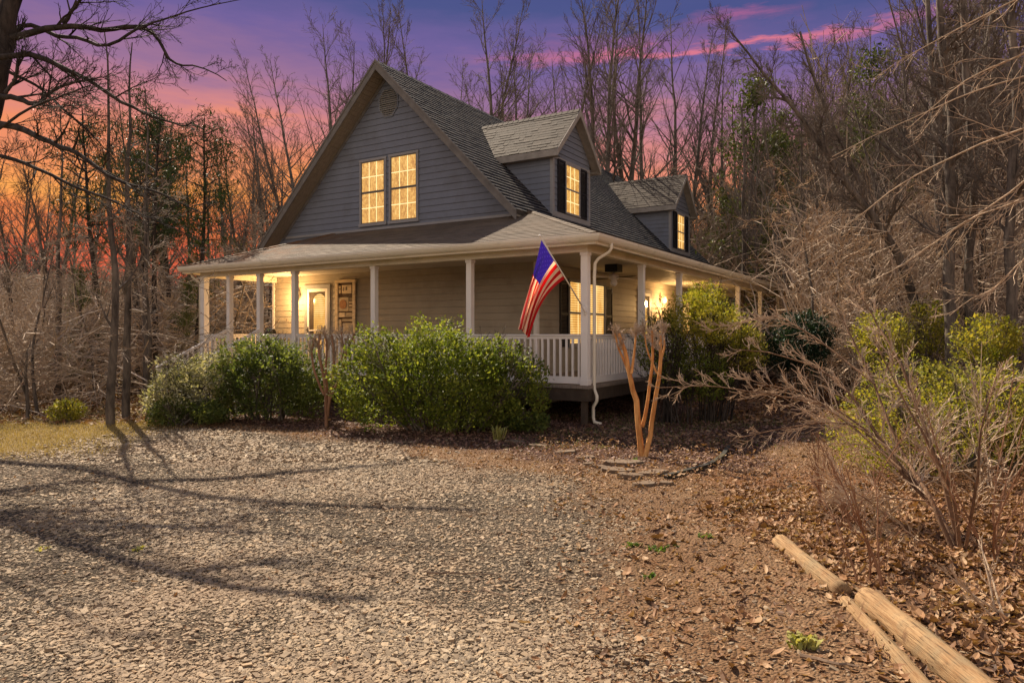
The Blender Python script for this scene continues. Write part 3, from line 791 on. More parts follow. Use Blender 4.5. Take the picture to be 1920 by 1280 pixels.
def hgt(x, y):
    x = np.asarray(x, float); y = np.asarray(y, float)
    r = np.hypot(x, y-5)
    h = (fbm(x, y, .35, 3, 3)-.44)*.07
    bed = sst(x, 1.0, 2.2)*sst(y, 2, 3)*(1-sst(y, 8, 11))
    h = h+bed*.05
    far = sst(r, 38, 85)
    return h*(1-sst(r, 25, 35))+far*(5.5+3*sst(x, 0, 30)+2.5*(fbm(x, y, .03, 3, 9)-.4))-.25*sst(-x, 8, 16)*sst(y, 12, 20)*(1-far)
def gravel_mask(x, y):
    n = (fbm(x, y, .9, 3, 21)-.44)*1.5
    a = x-(.78+.12*(y-6)*(y < 6))+n; b = .77*(y-8.6)+.64*(x-.2)+n*1.1
    c = np.maximum(a, b*.9)
    c = np.where(x < -1.5, np.maximum(a, .77*(y-10.6)+.64*(x+1.5)*.55+n*.8), c)
    return 1-sst(c, -.45, .45)
def straw_mask(x, y):
    return sst(-x+.3*(fbm(x, y, .8, 2, 5)-.4)*3, 5.3, 7.2)*sst(y, 9.0, 10.2)
def leafbed_mask(x, y):
    return sst(x+.3*(4-y)*0+(fbm(x, y, 1.1, 3, 31)-.44)*1.6, 1.5, 2.5)*(1-sst(y, 7.2, 9.5))
def mulch_mask(x, y):
    """dark mulch strip around the porch, in house coordinates"""
    X = x-CX; Y = y-CY; a = -X*VY+Y*VX; b = X*VX+Y*VY
    n = (fbm(x, y, .9, 3, 41)-.44)*1.6
    m1 = sst(b+n, -3.7, -3.0)*(1-sst(a, 8.2, 9.5))*sst(a, -4.6, -3.6)
    m2 = sst(a+n, -3.9, -3.3)*sst(b, -3.6, -3.0)
    return np.maximum(m1*sst(a, -3.8, -3.0), m2)*(1-sst(a, 8, 10))
def axis(lo, hi, n0, dense0, dense1, step):
    mid = np.arange(dense0, dense1, step)
    l = dense0-np.geomspace(step, dense0-lo, n0); r_ = dense1+np.geomspace(step, hi-dense1, n0)
    return np.concatenate([l[::-1], mid, [dense1], r_])
gx = axis(-500, 500, 60, -14, 14, .14); gy = axis(-60, 900, 60, 1.5, 18, .14)
GXX, GYY = np.meshgrid(gx, gy); GZ = hgt(GXX, GYY)
nx_, ny_ = len(gx), len(gy)
idx = np.arange(nx_*ny_).reshape(ny_, nx_)
F = np.stack([idx[:-1, :-1], idx[:-1, 1:], idx[1:, 1:], idx[1:, :-1]], -1).reshape(-1, 4)
me = np_mesh('ground', np.stack([GXX, GYY, GZ], -1), F, True)
ca_ = me.color_attributes.new('cover', 'FLOAT_COLOR', 'POINT')
cv = np.stack([gravel_mask(GXX, GYY), straw_mask(GXX, GYY), np.maximum(leafbed_mask(GXX, GYY), 0), mulch_mask(GXX, GYY)], -1).reshape(-1, 4).astype(np.float32)
ca_.data.foreach_set('color', cv.ravel())
m, g = newmat('earth_and_gravel')
at = g.add('ShaderNodeAttribute', attribute_name='cover'); asp = g.add('ShaderNodeSeparateColor', ins={0: at.outputs['Color']}).outputs
tc = g.add('ShaderNodeTexCoord').outputs['Object']
n1 = g.noise(tc, .7, 5, .65); n2 = g.noise(tc, 7, 5, .7); n3 = g.noise(tc, 45, 3, .7)
vo = g.add('ShaderNodeTexVoronoi', ins={'Scale': 48.}); g.l.new(tc, vo.inputs['Vector'])
vr = g.add('ShaderNodeSeparateColor', ins={0: vo.outputs['Color']}).outputs[0]
earth = g.mix(g.mr(n1, .35, .65), (.15, .085, .045), (.22, .14, .082)); earth = g.mix(g.mr(n2, .35, .7, 0, .8), earth, (.13, .072, .038))
grav = g.mix(vr, (.09, .07, .05), (.24, .19, .135)); grav = g.mix(g.mr(vo.outputs['Distance'], .25, .6, 0, .85), grav, (.03, .022, .016))  # shade in the gaps between stones painted near black
grav = g.mix(g.mr(n1, .55, .72, 0, .35), grav, (.28, .14, .07))
straw = g.mix(g.mr(n2, .3, .7), (.22, .15, .06), (.31, .23, .10)); straw = g.mix(g.mr(n3, .35, .7, 0, .7), straw, (.12, .08, .03))
litter = g.mix(g.mr(n2, .3, .7), (.10, .045, .02), (.24, .11, .05))
mul = g.mix(g.mr(n3, .3, .7), (.045, .025, .018), (.12, .065, .045))
c = g.mix(asp[2], earth, litter); c = g.mix(at.outputs['Alpha'], c, mul); c = g.mix(asp[0], c, grav); c = g.mix(asp[1], c, straw)
p = g.add('ShaderNodeBsdfPrincipled', ins={'Base Color': c, 'Roughness': .95, 'Specular IOR Level': .1})
bh = g.math('ADD', g.math('MULTIPLY', vo.outputs['Distance'], -1.2), g.math('MULTIPLY', n3, .8))
b = g.add('ShaderNodeBump', ins={'Strength': .9, 'Distance': .02, 'Height': bh}); g.l.new(b.outputs[0], p.inputs['Normal'])
finish(g, p.outputs[0])
tag(link('ground', me, m), kind='structure')

# ------------------------------------------------------------------ scattered small things
def scatter(n, x0, x1, y0, y1, maskf, dens=None, seed=1, wedge=True):
    r = np.random.RandomState(seed); x = r.uniform(x0, x1, n); y = r.uniform(y0, y1, n)
    k = r.uniform(0, 1, n) < maskf(x, y)
    if dens is not None: k &= r.uniform(0, 1, n) < dens(x, y)
    if wedge: k &= np.abs(x) < .78*y+1.3
    return x[k], y[k], r
def inst(proto_v, proto_f, pos, rot, scl):
    """proto (P,3) placed n times: rot (n,3,3), scl (n,3)"""
    V = np.einsum('nij,npj->npi', rot, proto_v[None]*scl[:, None, :])+pos[:, None, :]
    n, P = V.shape[:2]; F = (proto_f[None]+(np.arange(n)*P)[:, None, None]).reshape(-1, proto_f.shape[1])
    return V.reshape(-1, 3), F
def rotm(yaw, pitch, roll):
    cz, sz, cy, sy, cx_, sx = np.cos(yaw), np.sin(yaw), np.cos(pitch), np.sin(pitch), np.cos(roll), np.sin(roll)
    o = np.zeros_like(yaw); i = np.ones_like(yaw)
    Rz = np.stack([cz, -sz, o, sz, cz, o, o, o, i], -1).reshape(-1, 3, 3)
    Ry = np.stack([cy, o, sy, o, i, o, -sy, o, cy], -1).reshape(-1, 3, 3)
    Rx = np.stack([i, o, o, o, cx_, -sx, o, sx, cx_], -1).reshape(-1, 3, 3)
    return Rz@Ry@Rx
def ico(sub):
    bm = bmesh.new(); bmesh.ops.create_icosphere(bm, subdivisions=sub, radius=1)
    bmesh.ops.triangulate(bm, faces=bm.faces)
    v = np.array([x.co[:] for x in bm.verts]); f = np.array([[q.index for q in x.verts] for x in bm.faces]); bm.free(); return v, f
I1 = ico(1); I2 = ico(2)
M['pebble'] = None
m, g = newmat('gravel_stone')
r = g.add('ShaderNodeNewGeometry').outputs['Random Per Island']; tc = g.add('ShaderNodeTexCoord').outputs['Object']
c = g.ramp(r, [(0, (.09, .068, .046)), (.2, (.20, .148, .098)), (.5, (.30, .225, .145)), (.75, (.37, .28, .18)), (.93, (.41, .285, .165)), (1, (.52, .43, .31))])
nb = g.noise(tc, .8, 4, .6); c = g.mix(g.mr(nb, .40, .62, 0, .6), c, (.24, .155, .09))
nc = g.noise(tc, 60, 3, .6); c = g.mix(g.mr(nc, .35, .7, 0, .35), c, (.10, .08, .06))
p = g.add('ShaderNodeBsdfPrincipled', ins={'Base Color': c, 'Roughness': .8, 'Specular IOR Level': .3})
b = g.add('ShaderNodeBump', ins={'Strength': .4, 'Distance': .004, 'Height': nc}); g.l.new(b.outputs[0], p.inputs['Normal']); finish(g, p.outputs[0]); M['pebble'] = m
Vs, Fs, off = [], [], 0
def addm(V, F):
    global off
    Vs.append(V); Fs.append(F+off); off += len(V)
def flush(name, mat, smooth=False, **k):
    global Vs, Fs, off
    o = link(name, np_mesh(name, np.concatenate(Vs), np.concatenate(Fs), smooth), mat); Vs, Fs, off = [], [], 0
    return tag(o, **k)
cube_v = np.array([(x, y, z) for x in (-1, 1) for y in (-1, 1) for z in (-1, 1)], float)*.8
cube_f = np.array([(0, 1, 3), (0, 3, 2), (4, 6, 7), (4, 7, 5), (0, 4, 5), (0, 5, 1), (2, 3, 7), (2, 7, 6), (0, 2, 6), (0, 6, 4), (1, 5, 7), (1, 7, 3)])
CUBE = (cube_v, cube_f)
for (y0, y1, dn, sz, sd) in ((2.2, 4.0, 5200, .0092, 1), (4.0, 6.2, 4800, .0098, 2), (6.2, 9.2, 3300, .0105, 3), (9.2, 13.5, 1600, .013, 4), (2.2, 4.6, 9000, .0042, 0)):
    xw = .78*y1+1.3; n = int(dn*(y1-y0)*2*xw)
    x, y, r = scatter(n, -xw, xw, y0, y1, lambda x, y: np.clip(gravel_mask(x, y)*1.05-straw_mask(x, y), .03, 1)*(.25+.75*sst(fbm(x, y, .6, 4, 77), .36, .52)), seed=sd)
    k = len(x); nv = 8
    grp = r.randint(0, nv, k)
    for q in range(nv):
        s = grp == q; kk = s.sum()
        if not kk: continue
        base_ = (I1 if (q % 4 and sd in (1, 2, 3)) else CUBE); pv = base_[0]*(1+r.uniform(-.24, .24, base_[0].shape)); pv[:, 0] += .3*pv[:, 1]*r.uniform(-1, 1)
        a = sz*np.exp(np.clip(r.normal(0, .38, kk), -1, .85)); scl = np.stack([a*r.uniform(1.0, 1.6, kk), a*r.uniform(.65, 1.0, kk), a*r.uniform(.28, .6, kk)], -1)
        pos = np.stack([x[s], y[s], hgt(x[s], y[s])+a*r.uniform(-.05, .35, kk)], -1)
        addm(*inst(pv, base_[1], pos, rotm(r.uniform(0, 6.28, kk), r.normal(0, .2, kk), r.normal(0, .2, kk)), scl))
flush('gravel', M['pebble'], kind='stuff', label='loose grey and tan gravel covering the driveway', cat='gravel')

# fallen leaves: curled blades of 6 quads
def leaf_proto(curl=.5, fold=.35):
    L = [(-1, 0), (-.55, .42), (0, .55), (.55, .38), (1, 0)]
    v = []
    for (x, w) in L:
        z0 = curl*(x*x)*.5
        v += [(x, -w, z0+fold*w), (x, 0, z0), (x, w, z0+fold*w)]
    f = []
    for i in range(4):
        a = i*3; f += [(a, a+3, a+4, a+1), (a+1, a+4, a+5, a+2)]
    return np.array(v, float), np.array(f)
def leafmat2(name, cols): return leafmat(name, cols, .18, .6, 1.2)
M['leaf_brown'] = leafmat2('fallen_leaf', [(.04, .02, .013), (.11, .058, .033), (.21, .108, .052), (.30, .16, .08), (.42, .28, .16), (.10, .062, .045)])
M['leaf_dark'] = leafmat2('mulch_leaf', [(.05, .028, .022), (.12, .06, .045), (.20, .11, .085), (.30, .18, .13), (.09, .05, .04)])
def leaves(n, box, maskf, sz, mat, name, seed, protos=((.9, .5), (.3, -.4), (1.4, .2)), lift=.012, tilt=.35, **k):
    x, y, r = scatter(n, *box, maskf, seed=seed)
    grp = r.randint(0, len(protos), len(x))
    for q, pr in enumerate(protos):
        s = grp == q; kk = s.sum(); pv, pf = leaf_proto(*pr)
        a = sz*np.exp(r.normal(0, .3, kk)); scl = np.stack([a, a*r.uniform(.55, 1.0, kk), a*r.uniform(.3, 1.1, kk)], -1)
        pos = np.stack([x[s], y[s], hgt(x[s], y[s])+lift*r.uniform(.3, 2.2, kk)], -1)
        addm(*inst(pv, pf, pos, rotm(r.uniform(0, 6.28, kk), r.normal(0, tilt, kk), r.normal(0, tilt, kk)), scl))
    return flush(name, mat, kind='stuff', **k)
leaves(52000, (.3, 6.5, 2.4, 7.5), lambda x, y: np.clip(leafbed_mask(x, y)*1.1, .05, 1)*(.35+.65*(fbm(x, y, 1.3, 2, 55) > .33)), .031, M['leaf_brown'], 'leaf_litter', 5, label='curled brown oak leaves lying around the logs', cat='leaf litter')
leaves(120000, (-6., 11.5, 2.5, 13.5), lambda x, y: np.clip(1.05-gravel_mask(x, y)-mulch_mask(x, y)*.9, 0, 1)*.75, .017, M['leaf_brown'], 'bark_litter', 6, lift=.006, label='small brown leaf and bark bits on the bare reddish ground', cat='bark litter')
leaves(60000, (-8, 9, 8.2, 19), lambda x, y: np.clip(mulch_mask(x, y), 0, 1)*.8, .026, M['leaf_dark'], 'mulch', 7, lift=.008, label='dark leaf mulch in the planting bed round the porch', cat='mulch')
leaves(40000, (-16, 14, 13, 26), lambda x, y: np.where((x < -6.5) | (x > 4), .8, 0), .05, M['leaf_brown'], 'woodland_litter', 8, lift=.015, label='brown leaf litter on the woodland floor', cat='leaf litter')
# straw coloured grass on the left
def blades(n, box, maskf, h, mat, name, seed, **k):
    x, y, r = scatter(n, *box, maskf, seed=seed); kk = len(x)
    pv = np.array([(-.5, 0, 0), (.5, 0, 0), (.32, .15, .5), (-.32, .15, .5), (0, .5, 1.)]); pf = np.array([(0, 1, 2), (0, 2, 3), (3, 2, 4)])
    a = h*r.uniform(.5, 1.3, kk); scl = np.stack([np.full(kk, .008), a*r.uniform(.4, 1.6, kk), a], -1)
    pos = np.stack([x, y, hgt(x, y)-.003], -1)
    addm(*inst(pv, pf, pos, rotm(r.uniform(0, 6.28, kk), np.zeros(kk), np.zeros(kk)), scl)); return flush(name, mat, kind='stuff', **k)
M['straw'] = leafmat('dry_grass', [(.20, .14, .05), (.32, .23, .09), (.40, .31, .15), (.17, .16, .05)], .3, .6, 1.1)
blades(45000, (-13, -4.5, 9.0, 13.6), straw_mask, .045, M['straw'], 'dry_grass', 9, label='short straw coloured grass at the edge of the wood', cat='grass')

M['twig'] = simple('fallen_twig', (.22, .15, .10), .85, .3, 20.)
# ------------------------------------------------------------------ chains of branch segments
def chains_mesh(name, P, Rr, sides=3):
    """P (n,k,3) polylines, Rr (n,k) radii -> one mesh"""
    n, k, _ = P.shape
    T = np.empty_like(P); T[:, 1:-1] = P[:, 2:]-P[:, :-2]; T[:, 0] = P[:, 1]-P[:, 0]; T[:, -1] = P[:, -1]-P[:, -2]
    T /= np.linalg.norm(T, axis=-1, keepdims=True)+1e-9
    ref = np.where(np.abs(T[:, :1, 2:3]) > .8, np.array([1., 0, 0]), np.array([0, 0, 1.]))
    X = np.cross(T, np.broadcast_to(ref, T.shape)); X /= np.linalg.norm(X, axis=-1, keepdims=True)+1e-9; Y = np.cross(T, X)
    an = np.arange(sides)*2*np.pi/sides
    V = P[:, :, None]+Rr[:, :, None, None]*(X[:, :, None]*np.cos(an)[:, None]+Y[:, :, None]*np.sin(an)[:, None])
    base = (np.arange(n)*k*sides)[:, None, None]+(np.arange(k-1)*sides)[None, :, None]
    a = base+np.arange(sides)[None, None]; b = base+((np.arange(sides)+1) % sides)[None, None]
    F = np.stack([a, b, b+sides, a+sides], -1).reshape(-1, 4)
    return V.reshape(-1, 3), F
class Tree:
    def __init__(s, seed): s.r = np.random.RandomState(seed); s.ch = {}; s.tips = []
    def add(s, P, R_, lvl): s.ch.setdefault((lvl, len(P)), []).append((P, R_))
    def chain(s, p, d, L, r0, r1, K, jit, up=0., drop=0.):
        P = [np.array(p, float)]; d = np.array(d, float)
        for i in range(K-1):
            d = d+s.r.normal(0, jit, 3)+np.array([0, 0, up-drop]); d /= np.linalg.norm(d); P.append(P[-1]+d*L/(K-1))
        P = np.array(P); return P, r0+(r1-r0)*np.linspace(0, 1, K)**.8
    def at(s, P, t):
        q = t*(len(P)-1); i = min(int(q), len(P)-2); f = q-i; return P[i]*(1-f)+P[i+1]*f, (P[i+1]-P[i])/(np.linalg.norm(P[i+1]-P[i])+1e-9)
    def side(s, d, ang):
        x = s.r.normal(0, 1, 3); x -= d*x.dot(d); x /= np.linalg.norm(x)+1e-9; return d*math.cos(ang)+x*math.sin(ang)
    def twigs(s, P, R_, n, L, lvl, depth, ang=.75, jit=.16, up=.03, rmin=.004, t0=.15, decay=.55, K=4):
        for i in range(n):
            t = t0+(1-t0)*(i+s.r.rand())/n; p, d = s.at(P, t); rr = np.interp(t, np.linspace(0, 1, len(R_)), R_)*.62
            l = L*(1.1-.65*t)*s.r.uniform(.6, 1.25); q, w = s.chain(p, s.side(d, ang*s.r.uniform(.6, 1.3)), l, max(rr, rmin), rmin*.7, K, jit, up)
            s.add(q, w, lvl); s.tips.append(q[-1])
            if depth > 0: s.twigs(q, w, max(3, int(n*.72)), l*decay, lvl+1, depth-1, ang, jit, up, rmin, .12, decay, K)
    def meshes(s, name, lvl0=1):
        """(trunk arrays, crown arrays)"""
        out = []
        for part in (0, 1):
            Vv, Ff, o = [], [], 0
            for (lvl, K), lst in sorted(s.ch.items()):
                if (lvl < lvl0) != (part == 0): continue
                V, F = chains_mesh(name, np.array([a for a, b in lst]), np.array([b for a, b in lst]), 8 if lvl == 0 else (5 if lvl == 1 else 3))
                Vv.append(V); Ff.append(F+o); o += len(V)
            out.append((np.concatenate(Vv), np.concatenate(Ff)) if Vv else None)
        return out
def barkmat(name, a, b, sc=8.): 
    m, g = newmat(name); tc = g.add('ShaderNodeTexCoord').outputs['Object']
    n = g.noise(g.mapping(tc, (1, 1, .25)), sc, 5, .7); c = g.mix(g.mr(n, .35, .65), a, b)
    p = g.add('ShaderNodeBsdfPrincipled', ins={'Base Color': c, 'Roughness': .9, 'Specular IOR Level': .15})
    bb = g.add('ShaderNodeBump', ins={'Strength': .8, 'Distance': .02, 'Height': g.noise(g.mapping(tc, (1, 1, .2)), 30, 4, .7)}); g.l.new(bb.outputs[0], p.inputs['Normal'])
    finish(g, p.outputs[0]); return m
M['bark'] = barkmat('grey_bark', (.045, .037, .032), (.19, .155, .125))
M['twigs'] = barkmat('grey_twigs', (.07, .057, .048), (.20, .16, .13), 3.)
M['bark_dark'] = barkmat('dark_bark', (.02, .016, .014), (.075, .058, .048))
M['twig_pale'] = barkmat('pale_twigs', (.28, .21, .155), (.58, .46, .35), 2.)
M['twig_mid'] = barkmat('tan_twigs', (.17, .13, .095), (.44, .345, .26), 2.)
M['twig_brown'] = barkmat('brown_twigs', (.24, .15, .085), (.50, .34, .21), 2.)
M['needles'] = leafmat('pine_needles', [(.015, .03, .012), (.035, .055, .02), (.06, .08, .03)], .15, .5, 1.2)
M['cedar'] = leafmat('cedar_foliage', [(.035, .045, .015), (.08, .10, .03), (.15, .16, .05)], .25, .5, 1.3)

def finish_tree(name, T, mt, mc, loc, extra=None, **k):
    t = empty(name, loc, 0, **k); tr, cr = T.meshes(name)
    if tr is not None: link('trunk', np_mesh('trunk', *tr, True), mt, t)
    if cr is not None: link('crown', np_mesh('crown', *cr), mc, t)
    if extra is not None: link('foliage', np_mesh('foliage', *extra[:2]), extra[2], t)
    return t
def quadleaves(C, r, size, flat=.0, asp=.5, droop=0.):
    n = len(C); pv = np.array([(-1, 0, 0), (0, -asp, .12), (1, 0, 0), (0, asp, .12)]); pf = np.array([(0, 1, 2), (0, 2, 3)])
    a = size*np.exp(r.normal(0, .25, n)); scl = np.stack([a, a, a], -1)
    return inst(pv, pf, C, rotm(r.uniform(0, 6.28, n), r.normal(droop, 1.0-flat, n), r.normal(0, 1.0-flat, n)), scl)

def hardwood(seed, H, r0, nb=26, low=.35, asc=.62, spread=.32, lean=(0, 0), dens=1.0):
    T = Tree(seed); P, w = T.chain((0, 0, -.2), (lean[0], lean[1], 1), H, r0, .012, 16, .035, .03); T.add(P, w, 0)
    if T.r.rand() < .6:     # a fork
        p, d = T.at(P, T.r.uniform(.35, .55)); P2, w2 = T.chain(p, T.side(d, .3), H*.5, r0*.55, .012, 10, .05, .06); T.add(P2, w2, 0)
        T.twigs(P2, w2, int(12*dens), H*.17, 1, 2, asc, .14, .06, .007, .2, .5)
    for i in range(nb):
        t = low+(1-low)*(i+T.r.rand())/nb; p, d = T.at(P, t); rr = np.interp(t, np.linspace(0, 1, len(w)), w)
        L = H*spread*(1.15-t)*T.r.uniform(.6, 1.25); q, v = T.chain(p, T.side(d, asc*T.r.uniform(.7, 1.25)), L, rr*.5, .006, 7, .10, .07); T.add(q, v, 1)
        T.twigs(q, v, int(7*dens), L*.45, 2, 1, .65, .16, .05, .007, .15, .5)
    return T
def understory(seed, H, r0, n=18, mat=None):
    T = Tree(seed); P, w = T.chain((0, 0, -.1), (0, 0, 1), H, r0, .008, 10, .10, .06); T.add(P, w, 0)
    for i in range(n):
        t = .12+.88*(i+T.r.rand())/n; p, d = T.at(P, t); a = T.r.uniform(0, 6.28)
        L = H*.42*(1.2-t*.8)*T.r.uniform(.6, 1.2); q, v = T.chain(p, (math.cos(a), math.sin(a), T.r.uniform(.05, .55)), L, .018*(1.2-t), .004, 7, .12, .0); T.add(q, v, 1)
        T.twigs(q, v, 7, L*.45, 2, 1, .8, .2, .0, .0065, .1, .5)
    return T
# prototypes are planted at their own places; copies share their meshes
placed = {}
def plant(kind, proto_fn, loc, rz, s, label, group, name, cat='tree', tilt=(0, 0)):
    if kind not in placed:
        o = proto_fn(loc); placed[kind] = o
    else: o = copy_tree(placed[kind])
    o.location = loc; o.rotation_euler = (tilt[0], tilt[1], rz); o.scale = (s, s, s)
    o['label'] = label; o['category'] = cat; o['group'] = group
    o.name = name
    return o
def gz(x, y): return float(hgt(x, y))
rr_ = random.Random(3)
# tall bare trees: photo column, distance, height in photo rows of the top
def tall(px, Y, top, var=None, label='', group='', dark=False, tilt=(0, 0)):
    x = (px-960)/FPX*Y; H = EYE+(HZ-top)/FPX*Y
    v = var if var is not None else rr_.randint(0, 4)
    H0 = 17.
    def mk(loc):
        T = hardwood(100+v, H0, .19+.015*v, nb=(30, 24, 28, 34, 26)[v], low=(.38, .45, .30, .42, .35)[v], asc=(.55, .7, .6, .5, .75)[v], spread=(.36, .42, .40, .30, .42)[v], dens=1.1)
        return finish_tree('bare_tree', T, M['bark'], M['twigs'], loc)
    return plant('tall%d' % v, mk, (x, Y, gz(x, Y)), rr_.uniform(0, 6.28), H/H0, label, group, 'bare_tree', tilt=tilt)
# behind the house
lb = 'tall bare tree rising behind the house roof'
for px, Y, top in ((560, 42, 150), (590, 36, 95), (640, 44, 60), (690, 40, 30), (735, 36, 45), (800, 42, 70), (850, 48, 100), (905, 40, 40), (945, 33, 8), (985, 36, 25), (1015, 44, 60), (1060, 50, 130),
                   (1105, 34, -60), (1150, 31, -90), (1170, 36, -40), (1215, 40, -10), (1255, 44, 50), (1290, 36, 60), (1320, 44, 100)):
    tall(px, Y, top-30, label=lb, group='bare trees behind the house')
lb = 'slender bare tree in the wood left of the house'
for px, Y, top in ((-60, 26, 150), (20, 30, 240), (60, 34, 280), (100, 24, 250), (112, 30, 200), (140, 38, 300), (165, 28, 240), (262, 22, 160), (300, 30, 210), (345, 27, 240), (395, 30, 250), (430, 36, 230), (455, 30, 250), (480, 42, 210), (505, 34, 190), (530, 40, 210),
                   (80, 45, 330), (320, 45, 270), (30, 20, 300), (-90, 34, 200), (245, 34, 250), (440, 26, 320), (490, 30, 300)):
    tall(px, Y, top, label=lb, group='bare trees in the left wood')
lb = 'bare tree in the wood right of the house'
for px, Y, top in ((1350, 40, 110), (1392, 28, 200), (1410, 34, 150), (1450, 40, 120), (1490, 30, 130), (1520, 44, 90), (1560, 34, 60), (1590, 28, 90), (1625, 40, 40), (1655, 30, 60), (1690, 26, -20), (1720, 36, 20), (1742, 24, -80), (1782, 20, -320),
                   (1812, 22, -260), (1840, 30, -60), (1870, 26, -150), (1897, 20, -300), (1925, 28, -100), (1960, 24, -200), (2010, 30, -50), (1640, 50, 80), (1540, 52, 120), (1470, 50, 150), (1770, 44, 20), (1860, 46, 10), (1370, 54, 170), (1430, 56, 180), (1600, 56, 110), (1700, 50, 60),
                   (2060, 22, -150), (1960, 40, -40), (1810, 36, -40), (1500, 22, 260), (1535, 25, 180), (1575, 21, 240), (1610, 24, 150), (1660, 22, 120), (1710, 20, 60), (1760, 25, 20), (1850, 19, 40), (1880, 22, -20), (1940, 18, -80), (1425, 26, 230), (1640, 34, 60)):
    tall(px, Y, top, label=lb, group='bare trees in the right wood')
# understory trees with pale horizontal twigs
def under(px, Y, H, pal, label, group):
    x = (px-960)/FPX*Y; v = rr_.randint(0, 3); key = 'un%d%s' % (v, pal)
    def mk(loc):
        T = understory(300+v+(10 if pal == 'b' else 0), 5., .05, (20, 26, 18, 22)[v])
        return finish_tree('understory_tree', T, M['bark'], M['twig_mid'] if pal == 'p' else M['twig_brown'], loc)
    return plant(key, mk, (x, Y, gz(x, Y)), rr_.uniform(0, 6.28), H/5., label, group, 'understory_tree')
for i in range(30):
    Y = rr_.uniform(14.0, 27); px = rr_.uniform(-120, 530) if Y > 19 else rr_.uniform(-120, 330)
    under(px, Y, rr_.uniform(3.2, 6.5)*(Y/22)**.3, 'p', 'small understory tree with pale sideways twigs in the left wood', 'understory trees in the left wood')
for i in range(24):
    Y = rr_.uniform(16, 38); px = rr_.uniform(1480, 2080) if Y < 24 else rr_.uniform(1330, 2080)
    under(px, Y, rr_.uniform(4.5, 8.)*(Y/24)**.55, rr_.choice('pb'), 'small understory tree with dense twigs in the right wood', 'understory trees in the right wood')
for px, Y, H in ((390, 27, 5), (410, 30, 5.5), (445, 29, 5), (470, 31, 6), (500, 30, 5), (430, 34, 7), (1350, 38, 6), (1380, 40, 7), (1420, 36, 6), (1450, 42, 7)):
    under(px, Y, H, 'p', 'small twiggy tree seen through the porch posts', 'understory trees seen past the porch')

def inhouse(X, Y, mg=1.0):
    x = X-CX; y = Y-CY; a = -x*VY+y*VX; b = x*VX+y*VY
    return (a > -mg-.6) & (a < 11.9+mg) & (b > -3.5) & (b < 17.9+mg)
# fine twig thickets nobody could count
def thicket(name, n, region, hmax, mat, seed, flat=.5, L=1.1, rad=.006, em=.25, **k):
    r = np.random.RandomState(seed); Y = r.uniform(region[2]**.5, region[3]**.5, n)**2; px = r.uniform(region[0], region[1], n)
    X = (px-960)/FPX*Y; hm = hmax(px, Y) if callable(hmax) else np.full(n, hmax)
    ok = ~inhouse(X, Y); X, Y, hm, px = X[ok], Y[ok], hm[ok], px[ok]; n = len(X)
    Z = hgt(X, Y)+hm*r.uniform(0, 1, n)**1.25
    a = r.uniform(0, 6.28, n); e = r.normal(em, flat, n); d = np.stack([np.cos(a)*np.cos(e), np.sin(a)*np.cos(e), np.sin(e)], -1)
    K = 5; l = L*np.exp(r.normal(0, .4, n)); P = np.zeros((n, K, 3)); P[:, 0] = np.stack([X, Y, Z], -1)
    for i in range(1, K):
        d = d+r.normal(0, .28, (n, 3)); d /= np.linalg.norm(d, axis=1, keepdims=True); P[:, i] = P[:, i-1]+d*(l/(K-1))[:, None]
    W_ = rad*(Y/20)**.35*np.exp(r.normal(0,.4,n)); Rr = W_[:, None]*np.linspace(1.2, .5, K)[None]
    # forked side twigs
    V1, F1 = chains_mesh(name, P, Rr)
    j = r.randint(1, K-1, n); p0 = P[np.arange(n), j]; d2 = d+r.normal(0, .7, (n, 3)); d2 /= np.linalg.norm(d2, axis=1, keepdims=True)
    Q = np.stack([p0, p0+d2*(l*.22)[:, None], p0+(d2*1.9+r.normal(0, .3, (n, 3)))*(l*.2)[:, None]], 1); V2, F2 = chains_mesh(name, Q, np.stack([W_*.8, W_*.6, W_*.35], 1))
    o = link(name, np_mesh(name, np.concatenate([V1, V2]), np.concatenate([F1, F2+len(V1)])), mat)
    return tag(o, kind='stuff', **k)
thicket('left_brush', 6500, (-160, 560, 15.0, 34), lambda px, Y: 1.2+2.2*sst(Y, 15, 30)+1.2*vnoise(px/70., Y/6, 4), M['twig_pale'], 1, .32, 1.6, .0125, label='tangle of pale bare twigs in the left wood', cat='brush')
thicket('deep_left_brush', 9000, (-200, 600, 34, 60), lambda px, Y: 2.6+2.6*vnoise(px/60., Y/9, 8), M['bark'], 2, .8, 2.0, .016, label='dense grey twigs deep in the left wood', cat='brush')
thicket('right_brush', 7000, (1480, 2100, 17, 34), lambda px, Y: 2.5+5*sst(Y, 16, 34)+3.0*vnoise(px/70., Y/6, 14), M['twig_pale'], 3, .5, 1.6, .0105, .95, label='tangle of pale bare twigs in the right wood', cat='brush')
thicket('deep_right_brush', 15000, (1290, 2150, 32, 62), lambda px, Y: (6+5*sst(px, 1330, 1560)+3.5*sst(px, 1550, 1800)+4*vnoise(px/50., Y/9, 18)), M['twig_mid'], 4, .5, 2.2, .018, 1.0, label='dense brown twigs deep in the right wood', cat='brush')
thicket('dark_right_brush', 13000, (1320, 2150, 40, 64), lambda px, Y: (5+5*sst(px, 1330, 1560)+2.5*sst(px, 1550, 1800)+3*vnoise(px/50., Y/9, 28)), M['bark_dark'], 14, .9, 2.4, .03, label='dark tangle of stems at the back of the right wood', cat='brush')
thicket('far_brush', 16000, (560, 1340, 42, 66), lambda px, Y: 5.0+2.5*vnoise(px/50., Y/9, 18), M['twigs'], 5, .8, 2.4, .012, label='grey twigs of the far wood behind the house', cat='brush')

